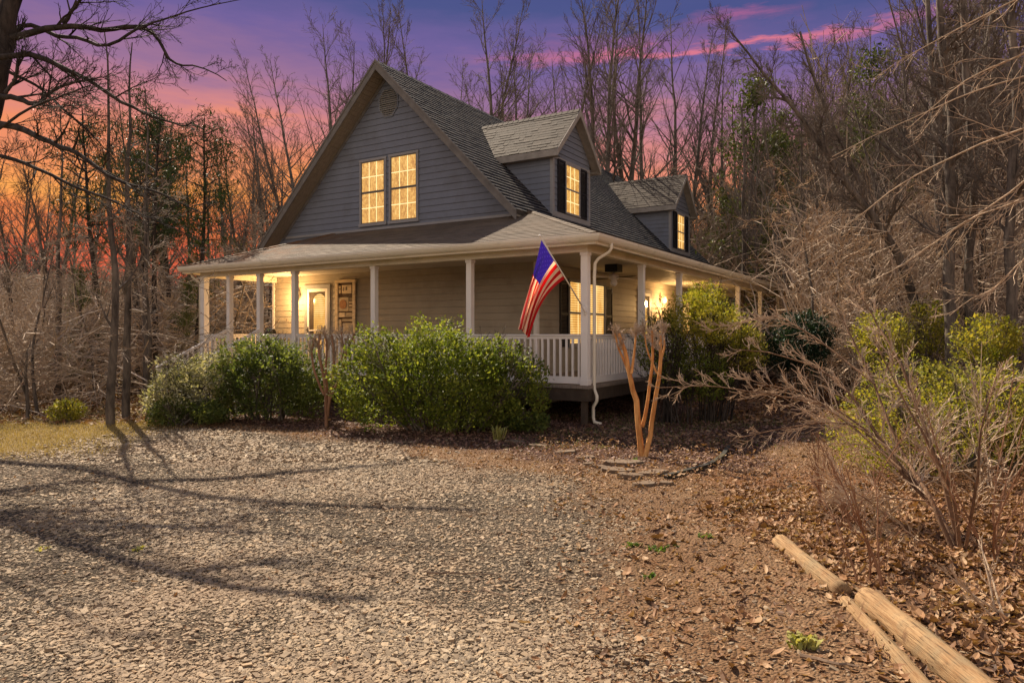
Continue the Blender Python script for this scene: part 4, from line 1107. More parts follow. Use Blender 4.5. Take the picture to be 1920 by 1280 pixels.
# pines with dark tufted tops
def pine(seed, H, crown=.38):
    T = Tree(seed); P, w = T.chain((0, 0, -.1), (0, 0, 1), H, .13, .02, 14, .03, .02); T.add(P, w, 0); C = []
    for i in range(26):
        t = 1-crown*(i+T.r.rand())/26*1.25; p, d = T.at(P, min(.99, t)); a = T.r.uniform(0, 6.28); L = H*.15*T.r.uniform(.5, 1.15)*(1.25-abs(t-.82)*2.2)
        q, v = T.chain(p, (math.cos(a), math.sin(a), .35), L, .03, .008, 6, .12, .03); T.add(q, v, 1)
        for j in range(8):
            c = q[-1-T.r.randint(0, 3)]+T.r.normal(0, .16, 3); C.append(c+T.r.normal(0, .14, (20, 3)))
    for i in range(12):     # dead lower stubs
        t = T.r.uniform(.2, .6); p, d = T.at(P, t); a = T.r.uniform(0, 6.28); q, v = T.chain(p, (math.cos(a), math.sin(a), .1), H*.1*T.r.rand(), .015, .004, 5, .15, 0); T.add(q, v, 1)
    C = np.concatenate(C); V, F = quadleaves(C, T.r, .075, 0, .16); return T, (V, F, M['needles'])
def mkpine(v):
    def f(loc):
        T, ex = pine(500+v, 9.); return finish_tree('pine_tree', T, M['bark_dark'], M['bark_dark'], loc, ex)
    return f
for i, (px, Y, top) in enumerate(((188, 21, 205), (238, 24, 235), (288, 20, 208), (372, 21, 218), (335, 26, 255), (270, 27, 250))):
    x = (px-960)/FPX*Y; H = EYE+(HZ-top)/FPX*Y
    plant('pine%d' % (i % 3), mkpine(i % 3), (x, Y, gz(x, Y)), i*1.3, H/9., 'thin pine with dark tufted top left of the house', 'pines left of the house', 'pine_tree')
# cedars
def cedar(seed, H, wd, dens=1.):
    T = Tree(seed); P, w = T.chain((0, 0, -.1), (0, 0, 1), H, .10, .01, 12, .03, .03); T.add(P, w, 0); C = []
    for i in range(int(48*dens)):
        t = T.r.uniform(.12, 1.); p, d = T.at(P, t*.98); a = T.r.uniform(0, 6.28); L = wd*(1.12-t)*T.r.uniform(.45, 1.25)
        q, v = T.chain(p, (math.cos(a), math.sin(a), .45), L, .015, .005, 6, .15, .02); T.add(q, v, 1)
        for j in range(5):
            c = q[-1-T.r.randint(0, 4)]; C.append(c+T.r.normal(0, .20, (22, 3))*np.array([1, 1, .6]))
    C = np.concatenate(C); V, F = quadleaves(C, T.r, .055, 0, .35); return T, (V, F, M['cedar'])
def mkced(v, d=1.):
    def f(loc):
        T, ex = cedar(600+v, 8., 2.1, d); return finish_tree('cedar_tree', T, M['bark'], M['bark'], loc, ex)
    return f
for i, (px, Y, top, lab) in enumerate(((1400, 30, 120, 'tall dark cedar just right of the second dormer'), (1440, 33, 190, 'dark cedar close behind the tall cedar right of the dormer'), (1592, 31, 100, 'dark evergreen in the middle of the right wood'), 
                                  (1375, 37, 330, 'low evergreen beyond the far end of the roof'), (395, 24, 440, 'yellowish young cedar left of the porch roof'), (455, 27, 440, 'young cedar next to the left end of the porch roof'),
                                  (150, 19, 480, 'loose young cedar in the left wood'), (335, 20, 520, 'short cedar in front of the left wood near the porch'))):
    x = (px-960)/FPX*Y; H = EYE+(HZ-top)/FPX*Y
    plant('ced%d' % (i % 3), mkced(i % 3), (x, Y, gz(x, Y)), i*1.1, H/8., lab, 'evergreens in the woods', 'cedar_tree')
# ------------------------------------------------------------------ shrubs by the house
def blob_leaves(r, blobs, n, size, asp=.5, gap=.42, up=.25, clump=5., shell=.35, zmin=.03):
    """leaf quads spread through a union of ellipsoids, thinned by clumps"""
    out = []; tot = sum(b[3]*b[4]*b[5] for b in blobs)
    for (x, y, z, a, b, c) in blobs:
        m = max(int(n*2.6*(a*b*c)/tot), 130); d = r.normal(0, 1, (m, 3)); d /= np.linalg.norm(d, axis=1, keepdims=True)
        rad = 1-shell*np.abs(r.normal(0, .8, m)); rad = np.clip(rad, .05, 1.0)
        lump = .84+.40*vnoise(d[:, 0]*2.6+x*3+7, d[:, 1]*2.6+d[:, 2]*3.1, 61)-.12*vnoise(d[:, 0]*8+3, d[:, 2]*8+d[:, 1]*8, 63)
        P = np.stack([x+d[:, 0]*a*rad*lump, y+d[:, 1]*b*rad*lump, z+d[:, 2]*c*rad*lump], -1)
        k = vnoise(P[:, 0]*clump+P[:, 2]*2.1, P[:, 1]*clump+P[:, 2]*clump*.9, 71) > gap*r.uniform(.3, 1.3, m)
        k &= P[:, 2] > zmin+hgt(P[:, 0], P[:, 1]); out.append(P[k])
    P = np.concatenate(out); 
    if len(P) > n: P = P[r.choice(len(P), n, False)]
    return P
def orient_leaves(r, P, cen, size, asp):
    n = len(P); out = P-np.array(cen); yaw = np.arctan2(out[:, 1], out[:, 0])+r.normal(0, .9, n)
    pitch = -(.55+r.normal(0, .55, n)); pv = np.array([(-.15, 0, 0), (.7, -asp, .10), (1.9, 0, -.05), (.7, asp, .10)]); pf = np.array([(0, 1, 2), (0, 2, 3)])
    a = size*np.exp(r.normal(0, .28, n)); return inst(pv, pf, P, rotm(yaw, pitch, r.normal(0, .5, n)), np.stack([a]*3, -1))
def shrub(name, blobs, n, size, mat, base, seed, nst=14, stem=None, gap=.42, asp=.55, shell=.35, stem_mat=None, **k):
    r = np.random.RandomState(seed); t = empty(name, base, 0, **k); B = np.array(base)
    P = blob_leaves(r, blobs, n, size, gap=gap, shell=shell); cen = np.mean([b[:3] for b in blobs], 0)-np.array([0, 0, .3])
    V, F = orient_leaves(r, P, cen, size, asp); link('foliage', np_mesh('foliage', V-B, F), mat, t)
    T = Tree(seed+1)
    for i in range(nst):
        b = blobs[i % len(blobs)]; s = np.array([B[0]*.6+b[0]*.4, B[1]*.6+b[1]*.4, B[2]])+np.array([r.normal(0, .22*b[3]), r.normal(0, .22*b[4]), 0])
        d = np.array([b[0]+r.normal(0, .45)*b[3], b[1]+r.normal(0, .45)*b[4], b[2]+b[5]*.75])-s; L = np.linalg.norm(d)
        q, v = T.chain(s-B, d/L, L*r.uniform(.8, 1.05), .022 if not stem else stem, .006, 8, .09, .02); T.add(q, v, 1); T.twigs(q, v, 9, L*.32, 2, 1, .7, .2, .03, .004, .25, .5)
    _, cr = T.meshes('stems'); link('stems', np_mesh('stems', *cr), stem_mat or M['bark'], t)
    return t
M['leaf_green'] = leafmat('broad_green_leaf', [(.03, .05, .01), (.09, .13, .02), (.13, .165, .03), (.26, .28, .055), (.10, .13, .025)], .42, .32, 1.5)
M['leaf_deep'] = leafmat('deep_green_leaf', [(.03, .048, .016), (.075, .105, .032), (.15, .18, .05), (.28, .29, .09)], .42, .3, 1.4)
M['leaf_pale'] = leafmat('pale_variegated_leaf', [(.05, .07, .02), (.16, .17, .07), (.42, .40, .28), (.52, .48, .36), (.10, .12, .04)], .38, .45, 1.2)
M['leaf_yellow'] = leafmat('yellow_green_leaf', [(.07, .10, .015), (.19, .21, .025), (.29, .27, .045), (.38, .32, .07), (.11, .15, .025)], .40, .42, 1.3)
M['leaf_bluegreen'] = leafmat('dark_ivy_leaf', [(.008, .02, .012), (.015, .035, .018), (.03, .06, .03)], .2, .4, 1.2)
def E_(x0, x1, y0, y1, Y, dep=None, k=1.0):
    """ellipsoid whose outline fills photo box x0..x1,y0..y1 at distance Y"""
    c = PX((x0+x1)/2, (y0+y1)/2, Y); a = (x1-x0)/2/FPX*Y; h = (y1-y0)/2/FPX*Y
    return (c[0], c[1], c[2], a*k, (dep or a*.8), h*k)
b1 = [E_(690, 985, 628, 822, 12.1, 1.0), E_(612, 790, 650, 815, 12.3, .9), E_(880, 1038, 660, 812, 12.2, .8), E_(740, 910, 600, 740, 12.2, .75), E_(640, 750, 618, 720, 12.4, .6), E_(880, 990, 632, 740, 12.2, .6)]
def shoots(bl, n, seed, hi=1.05):
    r = random.Random(seed); out = list(bl)
    for i in range(n):
        x, y, z, a, b, c = r.choice(bl); t = r.uniform(0, 6.28); e = r.uniform(.1, 1.35); k = r.uniform(.88, hi); s = r.uniform(.07, .17)
        out.append((x+a*k*math.cos(t)*math.cos(e), y+b*k*math.sin(t)*math.cos(e), z+c*k*math.sin(e), s, s, s*r.uniform(1.1, 2.0)))
    return out
b1 = shoots(b1, 60, 5, 1.0)
shrub('evergreen_shrub', b1, 33000, .027, M['leaf_green'], (-1.1, 12.2, 0), 21, 26, label='largest rounded green shrub in front of the porch railing', cat='shrub')
b2 = [E_(420, 600, 650, 795, 13.6, .9), E_(395, 500, 640, 790, 13.8, .8), E_(510, 625, 640, 790, 13.6, .7), E_(440, 560, 635, 700, 13.8, .6)]
b2 = shoots(b2, 40, 6, 1.0)
shrub('evergreen_shrub', b2, 21000, .026, M['leaf_deep'], (-4.6, 13.7, 0), 22, 20, label='dark green shrub below the front door end of the porch', cat='shrub')
b3 = [E_(275, 400, 680, 800, 13.2, .8), E_(330, 450, 655, 780, 13.6, .7), E_(290, 350, 660, 720, 13.5, .5)]
shrub('variegated_shrub', b3, 12000, .024, M['leaf_pale'], (-6.1, 13.4, 0), 23, 16, gap=.5, label='pale cream green shrub at the foot of the porch steps', cat='shrub')
b3 = [E_(280, 370, 740, 808, 12.8, .5), E_(340, 430, 750, 806, 12.9, .5)]
shrub('evergreen_shrub', b3, 6000, .022, M['leaf_deep'], (-6.2, 12.8, 0), 24, 8, gap=.5, label='low dark green shrub in front of the pale cream shrub', cat='shrub')
b3 = [E_(950, 1035, 770, 815, 12.0, .4)]
shrub('low_shrub', b3, 1200, .03, M['leaf_deep'], (.3, 12.0, 0), 25, 5, gap=.3, label='small leafy sprout right of the largest shrub, under the deck edge', cat='shrub')
b3 = [E_(495, 560, 600, 640, 16.5, .4), E_(440, 500, 590, 640, 17.0, .4)]
# yellow green bush over the side railing and its bare stems
b4 = [E_(1240, 1385, 545, 655, 13.2, .7), E_(1310, 1430, 580, 680, 14.0, .7), E_(1290, 1340, 540, 600, 13.8, .4), E_(1350, 1440, 620, 700, 13.6, .5)]
b4 = shoots(b4, 30, 8)
shrub('yellow_shrub', b4, 13000, .024, M['leaf_yellow'], (3.7, 13.4, 0), 26, 30, gap=.48, stem=.016, stem_mat=M['bark_dark'], label='yellow green arching shrub leaning on the side porch railing', cat='shrub')
b5 = [E_(1195, 1290, 590, 720, 13.3, .6), E_(1240, 1370, 640, 760, 13.5, .8), E_(1225, 1270, 575, 640, 13.4, .35)]
shrub('dark_shrub', b5, 8000, .022, M['leaf_green'], (2.9, 13.2, 0), 27, 34, gap=.55, stem=.014, stem_mat=M['bark_dark'], label='dark loose shrub with bare stems behind the cut tree', cat='shrub')
b6 = [E_(1450, 1560, 580, 700, 17.5, .9), E_(1420, 1500, 620, 700, 17.2, .7)]
shrub('ivy_mound', b6, 8000, .034, M['leaf_bluegreen'], (7.0, 17.5, 0), 28, 8, gap=.35, label='nearly black green mound beyond the side porch', cat='shrub')
b7 = [E_(1600, 1800, 700, 900, 8.6, 1.1), E_(1740, 1935, 680, 880, 8.8, 1.1), E_(1560, 1680, 740, 900, 8.4, .8), E_(1640, 1780, 675, 780, 9.2, .8), E_(1850, 2050, 715, 900, 8.6, .9)]
b7 = shoots(b7, 60, 7)
shrub('yellow_shrub', b7, 22000, .019, M['leaf_yellow'], (5.3, 8.8, 0), 29, 40, gap=.62, shell=.5, label='wide yellow green shrub filling the right side behind the bare canes', cat='shrub')
b8 = [E_(1600, 1700, 580, 700, 15.0, .8), E_(1700, 1780, 560, 680, 17.0, .9), E_(1800, 1900, 590, 690, 14.0, .8)]
for i, bb in enumerate(b8):
    shrub('woodland_shrub', [bb], 3500, .03, M['leaf_yellow'], (bb[0], bb[1], 0), 33+i, 12, gap=.6, label='loose olive shrub in the right wood '+('left of the wide yellow green shrub', 'between two dark trunks', 'above the wide yellow green shrub')[i], cat='shrub')
bb = E_(95, 158, 748, 796, 13.5, .4)
shrub('young_conifer', [bb], 2200, .02, M['leaf_yellow'], (bb[0], bb[1], 0), 40, 6, gap=.45, label='small yellowish bush at the edge of the grass on the left', cat='shrub')

# ------------------------------------------------------------------ crape myrtles cut back to stubs
M['bark_orange'] = barkmat('smooth_orange_bark', (.36, .14, .04), (.74, .40, .15), 9.)
M['bark_red'] = barkmat('brown_stub_bark', (.18, .09, .05), (.36, .20, .12), 5.)
def poly_tree(name, stems, Y, base, mt, mc, seed, tw=(10, .35, 1), smooth=12, **k):
    """stems: list of ([(px,py,dY)...], r0, r1) in photo rows"""
    t = empty(name, base, 0, **k); T = Tree(seed); B = np.array(base)
    for pts, r0, r1 in stems:
        Q = np.array([PX(p[0], p[1], Y+(p[2] if len(p) > 2 else 0)) for p in pts])-B
        u = np.linspace(0, len(Q)-1, smooth); P = np.stack([np.interp(u, range(len(Q)), Q[:, j]) for j in range(3)], -1)
        for _ in range(1): P[1:-1] = (P[:-2]+2*P[1:-1]+P[2:])/4
        w = r0+(r1-r0)*np.linspace(0, 1, smooth); P[1:-1] += T.r.normal(0, r0*.13, (smooth-2, 3)); T.add(P, w, 0)
        if tw[0]: T.twigs(P, w, tw[0], tw[1], 2, tw[2], .6, .2, .05, .0035, tw[3] if len(tw) > 3 else .7, .55)
    tr, cr = T.meshes(name); link('trunk', np_mesh('trunk', *tr, True), mt, t)
    if cr is not None: link('twigs', np_mesh('twigs', *cr), mc, t)
    return t
cb = GX(1205, 857)
poly_tree('crape_myrtle', [([(1203, 862), (1198, 790), (1190, 740), (1180, 700), (1172, 660), (1160, 625)], 0.0451, 0.0216), ([(1209, 860, -.03), (1222, 800, -.05), (1233, 720, -.1), (1240, 670, -.1), (1238, 630, -.05)], 0.0369, 0.0187),
    ([(1204, 800, .05), (1212, 770, .08), (1218, 720, .1), (1226, 660, .1), (1222, 620, .1)], 0.0287, 0.0144), ([(1186, 720, .02), (1176, 690, .05), (1158, 650, .05), (1152, 618, 0)], 0.0213, 0.0108),
    ([(1184, 700, -.05), (1190, 660, -.1), (1193, 618, -.1)], 0.0197, 0.0101), ([(1236, 690, .1), (1246, 650, .12), (1243, 615, .1)], 0.0180, 0.0094), ([(1232, 700, -.2), (1214, 660, -.2), (1206, 615, -.2)], 0.0148, 0.0079)],
    float(cb[1]), tuple(cb), M['bark_orange'], M['twig_pale'], 51, (16, .26, 1, .78), label='orange barked tree cut back to bare stubs beside the porch corner', cat='tree')
cb = GX(612, 800)
poly_tree('crape_myrtle', [([(612, 800), (612, 740), (604, 690), (596, 650), (600, 628)], .035, .02), ([(614, 780), (622, 720), (628, 670), (622, 628)], .03, .018), ([(618, 750), (640, 700), (650, 660), (664, 625)], .026, .016),
    ([(608, 740), (590, 700), (583, 660), (590, 632)], .024, .014), ([(616, 760, .1), (610, 700, .2), (614, 650, .2), (608, 620, .2)], .024, .014), ([(630, 700), (646, 660), (640, 622)], .018, .011)],
    float(cb[1]), tuple(cb), M['bark_red'], M['twig_mid'], 52, (15, .34, 1, .6), label='thin brown cut back tree between the two dark green shrubs', cat='tree')

# ------------------------------------------------------------------ big tree leaning in from the left
TY = 11.5
big = [([(-110, 860, 0), (-95, 640), (-60, 420), (-30, 260), (-5, 140), (12, 60), (28, 0), (50, -140), (60, -300)], .20, .10),
       ([(10, 75), (60, 62), (90, 55), (120, 46), (165, 52), (200, 62), (240, 48), (262, 48), (290, 62), (302, 85), (318, 112), (335, 126), (360, 119), (400, 135), (425, 152)], .058, .006),
       ([(20, 60, .3), (60, 40, .4), (110, 75, .3), (150, 66), (190, 95, -.2), (235, 70, -.2), (262, 50, -.2), (300, 40, -.1), (345, 22), (400, 10), (470, -4)], .040, .005),
       ([(-5, 108, -.3), (45, 100, -.4), (80, 108, -.5), (130, 135, -.6), (175, 152, -.7), (220, 190, -.8), (270, 212, -.8), (320, 232, -.8), (345, 238, -.8), (372, 225, -.8)], .050, .006),
       ([(-8, 180, -.5), (18, 182, -.6), (55, 194, -.7), (75, 194, -.8), (90, 175, -.8), (120, 160, -.9), (150, 152, -1), (190, 150, -1)], .048, .008),
       ([(10, 175, -.4), (28, 150, -.4), (36, 112, -.4)], .030, .022),
       ([(-20, 228, -.8), (40, 240, -1), (80, 262, -1.2), (130, 280, -1.4), (165, 300, -1.5), (200, 330, -1.6), (260, 350, -1.7), (310, 366, -1.7), (380, 400, -1.8)], .052, .007),
       ([(-30, 285, -1), (30, 300, -1.2), (80, 320, -1.3), (140, 350, -1.5), (200, 372, -1.6), (260, 400, -1.7), (330, 430, -1.8), (380, 455, -1.9)], .032, .005),
       ([(5, 130, .5), (70, 160, .8), (130, 215, 1.), (180, 260, 1.2), (215, 300, 1.3)], .03, .006),
       ([(120, 46, 0), (140, 10), (190, -40), (260, -90)], .035, .006),
       ([(-40, 330, -1.5), (-90, 300, -2.4), (60, 200, -3.2), (170, 160, -4.2)], .03, .006)]
base = PX(-110, 800, TY); base[2] = 0.
poly_tree('large_bare_tree', big, TY, tuple(base), M['bark_dark'], M['bark_dark'], 61, (10, 1.05, 2, .15), smooth=22, label='large dark bare tree reaching long limbs in from the upper left', cat='tree')
def lift(px, py, h):
    q = GX(px, py); return (q[0]-.513*h, q[1]+.818*h, h)
T = Tree(66); BT = np.array([-14.6, 19.0, 0.]); q, w = T.chain((0, 0, -.2), (.02, 0, 1), 15.5, .26, .08, 14, .02, .02); T.add(q, w, 0)
for pts, h0, h1, r0, r1 in (([(-60, 862), (60, 872), (150, 878), (260, 903), (330, 920), (420, 937), (600, 943), (760, 948), (900, 953)], 11.0, 12.2, .11, .035), ([(250, 900), (400, 897), (520, 886), (640, 876), (760, 868)], 11.3, 11.8, .09, .03),
                            ([(-60, 930), (40, 915), (120, 905), (240, 903)], 10.6, 11.2, .07, .03), ([(-60, 945), (20, 985), (110, 1015), (220, 1048), (320, 1075), (420, 1098), (560, 1112), (690, 1122)], 9.2, 10.2, .11, .03), ([(330, 1075), (450, 1060), (560, 1052)], 9.6, 10, .05, .02)):
    n = len(pts); Q = np.array([lift(a, b, h0+(h1-h0)*i/(n-1)) for i, (a, b) in enumerate(pts)])-BT
    if pts[0][0] < 0: Q = np.vstack([[[.0, 0, h0-1.2]], Q])
    u = np.linspace(0, len(Q)-1, 22); P = np.stack([np.interp(u, range(len(Q)), Q[:, j]) for j in range(3)], -1); P[1:-1] = (P[:-2]+2*P[1:-1]+P[2:])/4
    w = r0+(r1-r0)*np.linspace(0, 1, 22); T.add(P, w, 0); T.twigs(P, w, 9, 1.3, 2, 1, .6, .15, .04, .006, .2, .5)
sh = empty('bare_tree', tuple(BT), 0, label='tall bare tree outside the left edge whose limbs shade the gravel', cat='tree')
tr, cr = T.meshes('s'); link('trunk', np_mesh('trunk', *tr, True), M['bark'], sh); link('twigs', np_mesh('twigs', *cr), M['twigs'], sh)
# two thick bark trunks standing at the wood edge on the left
def trunk_tree(px0, py0, Y, pts, r0, r1, seed, label, tw=(12, .9, 1, .25)):
    b = PX(px0, py0, Y); b[2] = gz(b[0], b[1]); stems = [([(px0, py0+8)]+pts, r0, r1)]
    return poly_tree('bare_tree', stems, Y, tuple(b), M['bark'], M['twigs'], seed, tw, smooth=16, label=label, cat='tree')
trunk_tree(208, 797, 13.0, [(206, 740), (214, 640), (220, 560), (214, 480), (203, 400), (206, 330), (200, 250), (205, 150), (196, 60)], .085, .010, 71, 'slightly bent bare trunk at the edge of the grass left of the porch')
trunk_tree(236, 797, 14.2, [(236, 700), (240, 600), (243, 500), (240, 400), (237, 320), (246, 240), (240, 150), (248, 80)], .085, .010, 72, 'straight bare trunk just right of the bent one, left of the porch')
trunk_tree(272, 790, 16.0, [(275, 700), (272, 600), (276, 500), (270, 400), (278, 260), (272, 170)], .08, .01, 73, 'darker bare trunk a few steps behind the straight one, left of the porch')
trunk_tree(108, 780, 18.0, [(106, 700), (110, 600), (112, 520), (108, 430), (118, 330), (112, 200)], .10, .01, 74, 'dark bare trunk nearest the left edge of the photo, deep in the wood')
trunk_tree(50, 795, 14.0, [(52, 750), (48, 700), (50, 660)], .035, .02, 75, 'short thin bare sapling by the grass at the far left', (6, .5, 1, .4))
# right wood: leaning trunk and big uprights
trunk_tree(1745, 700, 17.5, [(1725, 600), (1705, 520), (1680, 470), (1640, 410), (1605, 370), (1570, 320), (1535, 270), (1500, 215), (1460, 175), (1410, 112), (1370, 60)], .13, .02, 76, 'dark trunk leaning far to the left across the right wood', (22, 1.6, 2, .3))
trunk_tree(1640, 700, 19., [(1640, 600), (1642, 500), (1625, 400), (1600, 300), (1560, 240), (1530, 160), (1500, 60)], .10, .03, 77, 'bare trunk forking up to the left in the middle of the right wood', (16, 1.5, 2, .35))
trunk_tree(1785, 690, 16., [(1782, 600), (1778, 500), (1790, 400), (1775, 300), (1790, 200), (1765, 100), (1760, -40)], .14, .07, 78, 'thick dark trunk right of the leaning one, running out of the top', (22, 1.6, 2, .3))
trunk_tree(1815, 690, 17., [(1818, 600), (1812, 500), (1830, 400), (1820, 300), (1812, 150), (1805, 20), (1800, -80)], .11, .06, 79, 'second dark trunk right of the leaning one, close beside the thickest', (20, 1.5, 2, .35))
trunk_tree(1898, 680, 15., [(1900, 560), (1890, 450), (1896, 350), (1905, 200), (1897, 60), (1900, -60)], .11, .06, 80, 'dark trunk nearest the right edge of the photo', (20, 1.5, 2, .3))
trunk_tree(1392, 640, 27., [(1392, 560), (1396, 480), (1392, 400), (1398, 300), (1390, 200)], .10, .04, 81, 'dark trunk standing just past the far end of the porch roof')
trunk_tree(1468, 650, 24., [(1466, 560), (1455, 480), (1462, 380), (1440, 300), (1430, 200)], .09, .03, 82, 'dark trunk above the nearly black green mound')

# long pale branches arching in from the right
ov = []
ro = np.random.RandomState(9)
for i, (x0, y0, x1, y1, Y0, Y1, r0) in enumerate(((2050, 190, 1500, 470, 8, 10, .016), (2060, 240, 1620, 540, 7.2, 9.0, .014), (2060, 10, 1700, 240, 8, 9, .014), (2060, 300, 1700, 500, 6.8, 8.0, .013),
                                                  (2060, -60, 1640, 150, 9, 10, .015), (2060, 90, 1560, 300, 10, 11, .015), (2050, 420, 1780, 600, 7, 8, .012))):
    pts = []; 
    for t in np.linspace(0, 1, 7):
        pts.append((x0+(x1-x0)*t, y0+(y1-y0)*t+60*math.sin(t*3.1)*ro.uniform(-.6, .25)+ro.normal(0, 5), (Y0+(Y1-Y0)*t)-8))
    ov.append((pts, r0, .004))
ov.append(([(2120, 760, -.5), (2110, 500, -.5), (2090, 250, -.3), (2080, 0, -.2), (2070, -200, 0)], .12, .06))
base = PX(2120, 760, 7.5); base[2] = 0
M['twig_lit'] = barkmat('weathered_twigs', (.28, .205, .14), (.58, .44, .31), 2.)
poly_tree('overhanging_tree', ov, 8.0, tuple(base), M['twig_lit'], M['twig_lit'], 91, (9, .8, 1, .1), smooth=14, label='bare tree outside the right edge arching long pale branches into the photo', cat='tree')

# ------------------------------------------------------------------ bare shrub in the right foreground
M['cane_bark'] = barkmat('brown_cane_bark', (.11, .065, .04), (.27, .165, .10), 5.)
cb = GX(1795, 1040)
Yb = float(cb[1])
st = [([(1795, 1045), (1760, 950, .3), (1700, 890, .6), (1640, 810, .9), (1600, 740, 1.1), (1540, 690, 1.4), (1450, 660, 1.7), (1380, 655, 2.0)], 0.0216, .004),
      ([(1790, 1040), (1745, 930, .2), (1690, 850, .6), (1630, 700, 1.0), (1590, 620, 1.2), (1555, 545, 1.4)], 0.0202, .004),
      ([(1800, 1040), (1770, 900, .1), (1725, 780, .3), (1690, 680, .5), (1640, 600, .8), (1600, 530, 1.)], 0.0187, .004),
      ([(1802, 1045), (1790, 930, -.1), (1740, 830, 0), (1700, 760, .1), (1640, 640, .3)], 0.0158, .004),
      ([(1760, 960, .3), (1700, 900, .6), (1620, 800, .8), (1560, 790, 1.1), (1480, 800, 1.3), (1375, 822, 1.5)], 0.0130, .003),
      ([(1690, 880, .5), (1600, 800, .9), (1510, 735, 1.3), (1440, 722, 1.5), (1380, 705, 1.7)], 0.0115, .003),
      ([(1660, 830, .8), (1560, 760, 1.2), (1450, 740, 1.5), (1330, 722, 1.8), (1230, 727, 2.0)], 0.0101, .003),
      ([(1640, 720, .9), (1540, 640, 1.4), (1460, 590, 1.7), (1400, 600, 2.0), (1330, 622, 2.2)], 0.0101, .003),
      ([(1808, 1040), (1830, 920, -.3), (1840, 800, -.4), (1870, 700, -.4)], 0.0130, .004), ([(1790, 1045, -.1), (1700, 1000, -.3), (1620, 930, -.3), (1560, 900, -.2)], 0.0086, .003),
      ([(1750, 940, .2), (1650, 930, .4), (1560, 950, .6)], 0.0072, .003)]
poly_tree('bare_shrub', st, Yb, tuple(cb), M['cane_bark'], M['twig_lit'], 95, (17, .40, 1, .2), smooth=18, label='bare spreading shrub in the right foreground with stems fanning out left', cat='shrub')
def canes(px, py, n, seed, h, label, mat='bark_red', spread=.5):
    b = GX(px, py); T = Tree(seed); t = empty('bare_canes', tuple(b), 0, label=label, cat='shrub')
    for i in range(n):
        a = T.r.uniform(0, 6.28); d = np.array([math.cos(a)*spread*T.r.rand(), math.sin(a)*spread*T.r.rand(), 1]); d /= np.linalg.norm(d)
        q, v = T.chain(T.r.normal(0, .05, 3)*np.array([1, 1, 0]), d, h*T.r.uniform(.6, 1.2), .009, .003, 9, .07, .01); T.add(q, v, 1); T.twigs(q, v, 6, h*.3, 2, 1, .6, .15, .03, .0025, .2, .5)
    _, cr = T.meshes('c'); link('stems', np_mesh('stems', *cr), M[mat], t); return t
canes(1640, 1105, 5, 101, .85, 'thin bare canes rising right behind the end of the thick log')
canes(1600, 1000, 5, 102, .9, 'thin upright canes above the upper log')
canes(1880, 1060, 8, 103, 1.3, 'reddish canes at the right edge beside the foreground shrub', spread=.9)
canes(1900, 1180, 6, 104, .5, 'short twigs in the leaves at the lower right edge', 'twig_lit', 1.6)
canes(1545, 960, 5, 105, .8, 'sparse canes left of the foreground shrub base')
canes(1700, 930, 9, 106, 1.1, 'tangled canes in front of the wide yellow green shrub', 'twig_lit', 1.2)
canes(1860, 930, 9, 107, 1.4, 'tangled pale canes at the right end of the wide yellow green shrub', 'twig_lit', 1.2)

# ------------------------------------------------------------------ logs, edging, stones, weeds
m, g = newmat('peeled_log')
tc = g.add('ShaderNodeTexCoord').outputs['UV']
tcO = g.add('ShaderNodeTexCoord').outputs['Object']
n1 = g.noise(g.mapping(tc, (1.2, 9, 1)), 2., 8, .75); n2 = g.noise(tcO, 5, 4, .6); n3 = g.noise(g.mapping(tc, (1.2, 22, 1)), 3, 3, .7)
c = g.mix(g.mr(n1, .35, .65), (.20, .105, .045), (.40, .265, .135)); c = g.mix(g.mr(n2, .45, .65, 0, .75), c, (.22, .17, .10)); c = g.mix(g.mr(n3, .55, .62, 0, .9), c, (.05, .028, .012)); n4 = g.noise(tcO, 14, 4, .7); c = g.mix(g.mr(n4, .58, .7, 0, .7), c, (.12, .06, .03))
p = g.add('ShaderNodeBsdfPrincipled', ins={'Base Color': c, 'Roughness': .8, 'Specular IOR Level': .2})
b = g.add('ShaderNodeBump', ins={'Strength': .6, 'Distance': .01, 'Height': g.math('ADD', n1, n3)}); g.l.new(b.outputs[0], p.inputs['Normal']); finish(g, p.outputs[0]); M['log'] = m
def log_(name, p0, p1, r0, r1, seed, flat=1.0, **k):
    p0 = np.array(p0); p1 = np.array(p1); r = np.random.RandomState(seed); L = np.linalg.norm(p1-p0); K = max(12, int(L/.06)); S = 20
    ax = (p1-p0)/L; X = np.cross(ax, (0, 0, 1)); X /= np.linalg.norm(X); Z = np.cross(X, ax); V = []; ph = r.uniform(0, 6.28, 5)
    for i in range(K+3):
        if i == 0: t, sc = 0, .0
        elif i == 1: t, sc = 0, .93
        elif i == K+2: t, sc = 1, 0
        else: t = (i-1)/(K); sc = 1.0 if i > 2 else .98
        rr = (r0+(r1-r0)*t)*sc*(1+.05*math.sin(t*L*7+ph[0])+.03*math.sin(t*L*17+ph[1])); cc = p0+ax*L*min(t, 1)+X*.012*math.sin(t*L*2.2+ph[2])
        for q in range(S):
            a = 2*math.pi*q/S; e = 1+.05*math.sin(3*a+ph[3]+t*2)+.03*math.sin(7*a+t*5)+r.normal(0, .008); V.append(cc+(X*math.cos(a)+Z*math.sin(a)*flat)*rr*e)
    F = []; UV = []
    for i in range(K+2):
        for q in range(S):
            a = i*S+q; b = i*S+(q+1) % S; F.append((a, b, b+S, a+S)); UV += [(i*L/K, q/S), (i*L/K, (q+1)/S), ((i+1)*L/K, (q+1)/S), ((i+1)*L/K, q/S)]
    V = np.array(V); o = link(name, np_mesh(name, V-p0*np.array([1, 1, 0]), F, True, UV), M['log']); o.location = (p0[0], p0[1], 0); return tag(o, **k)
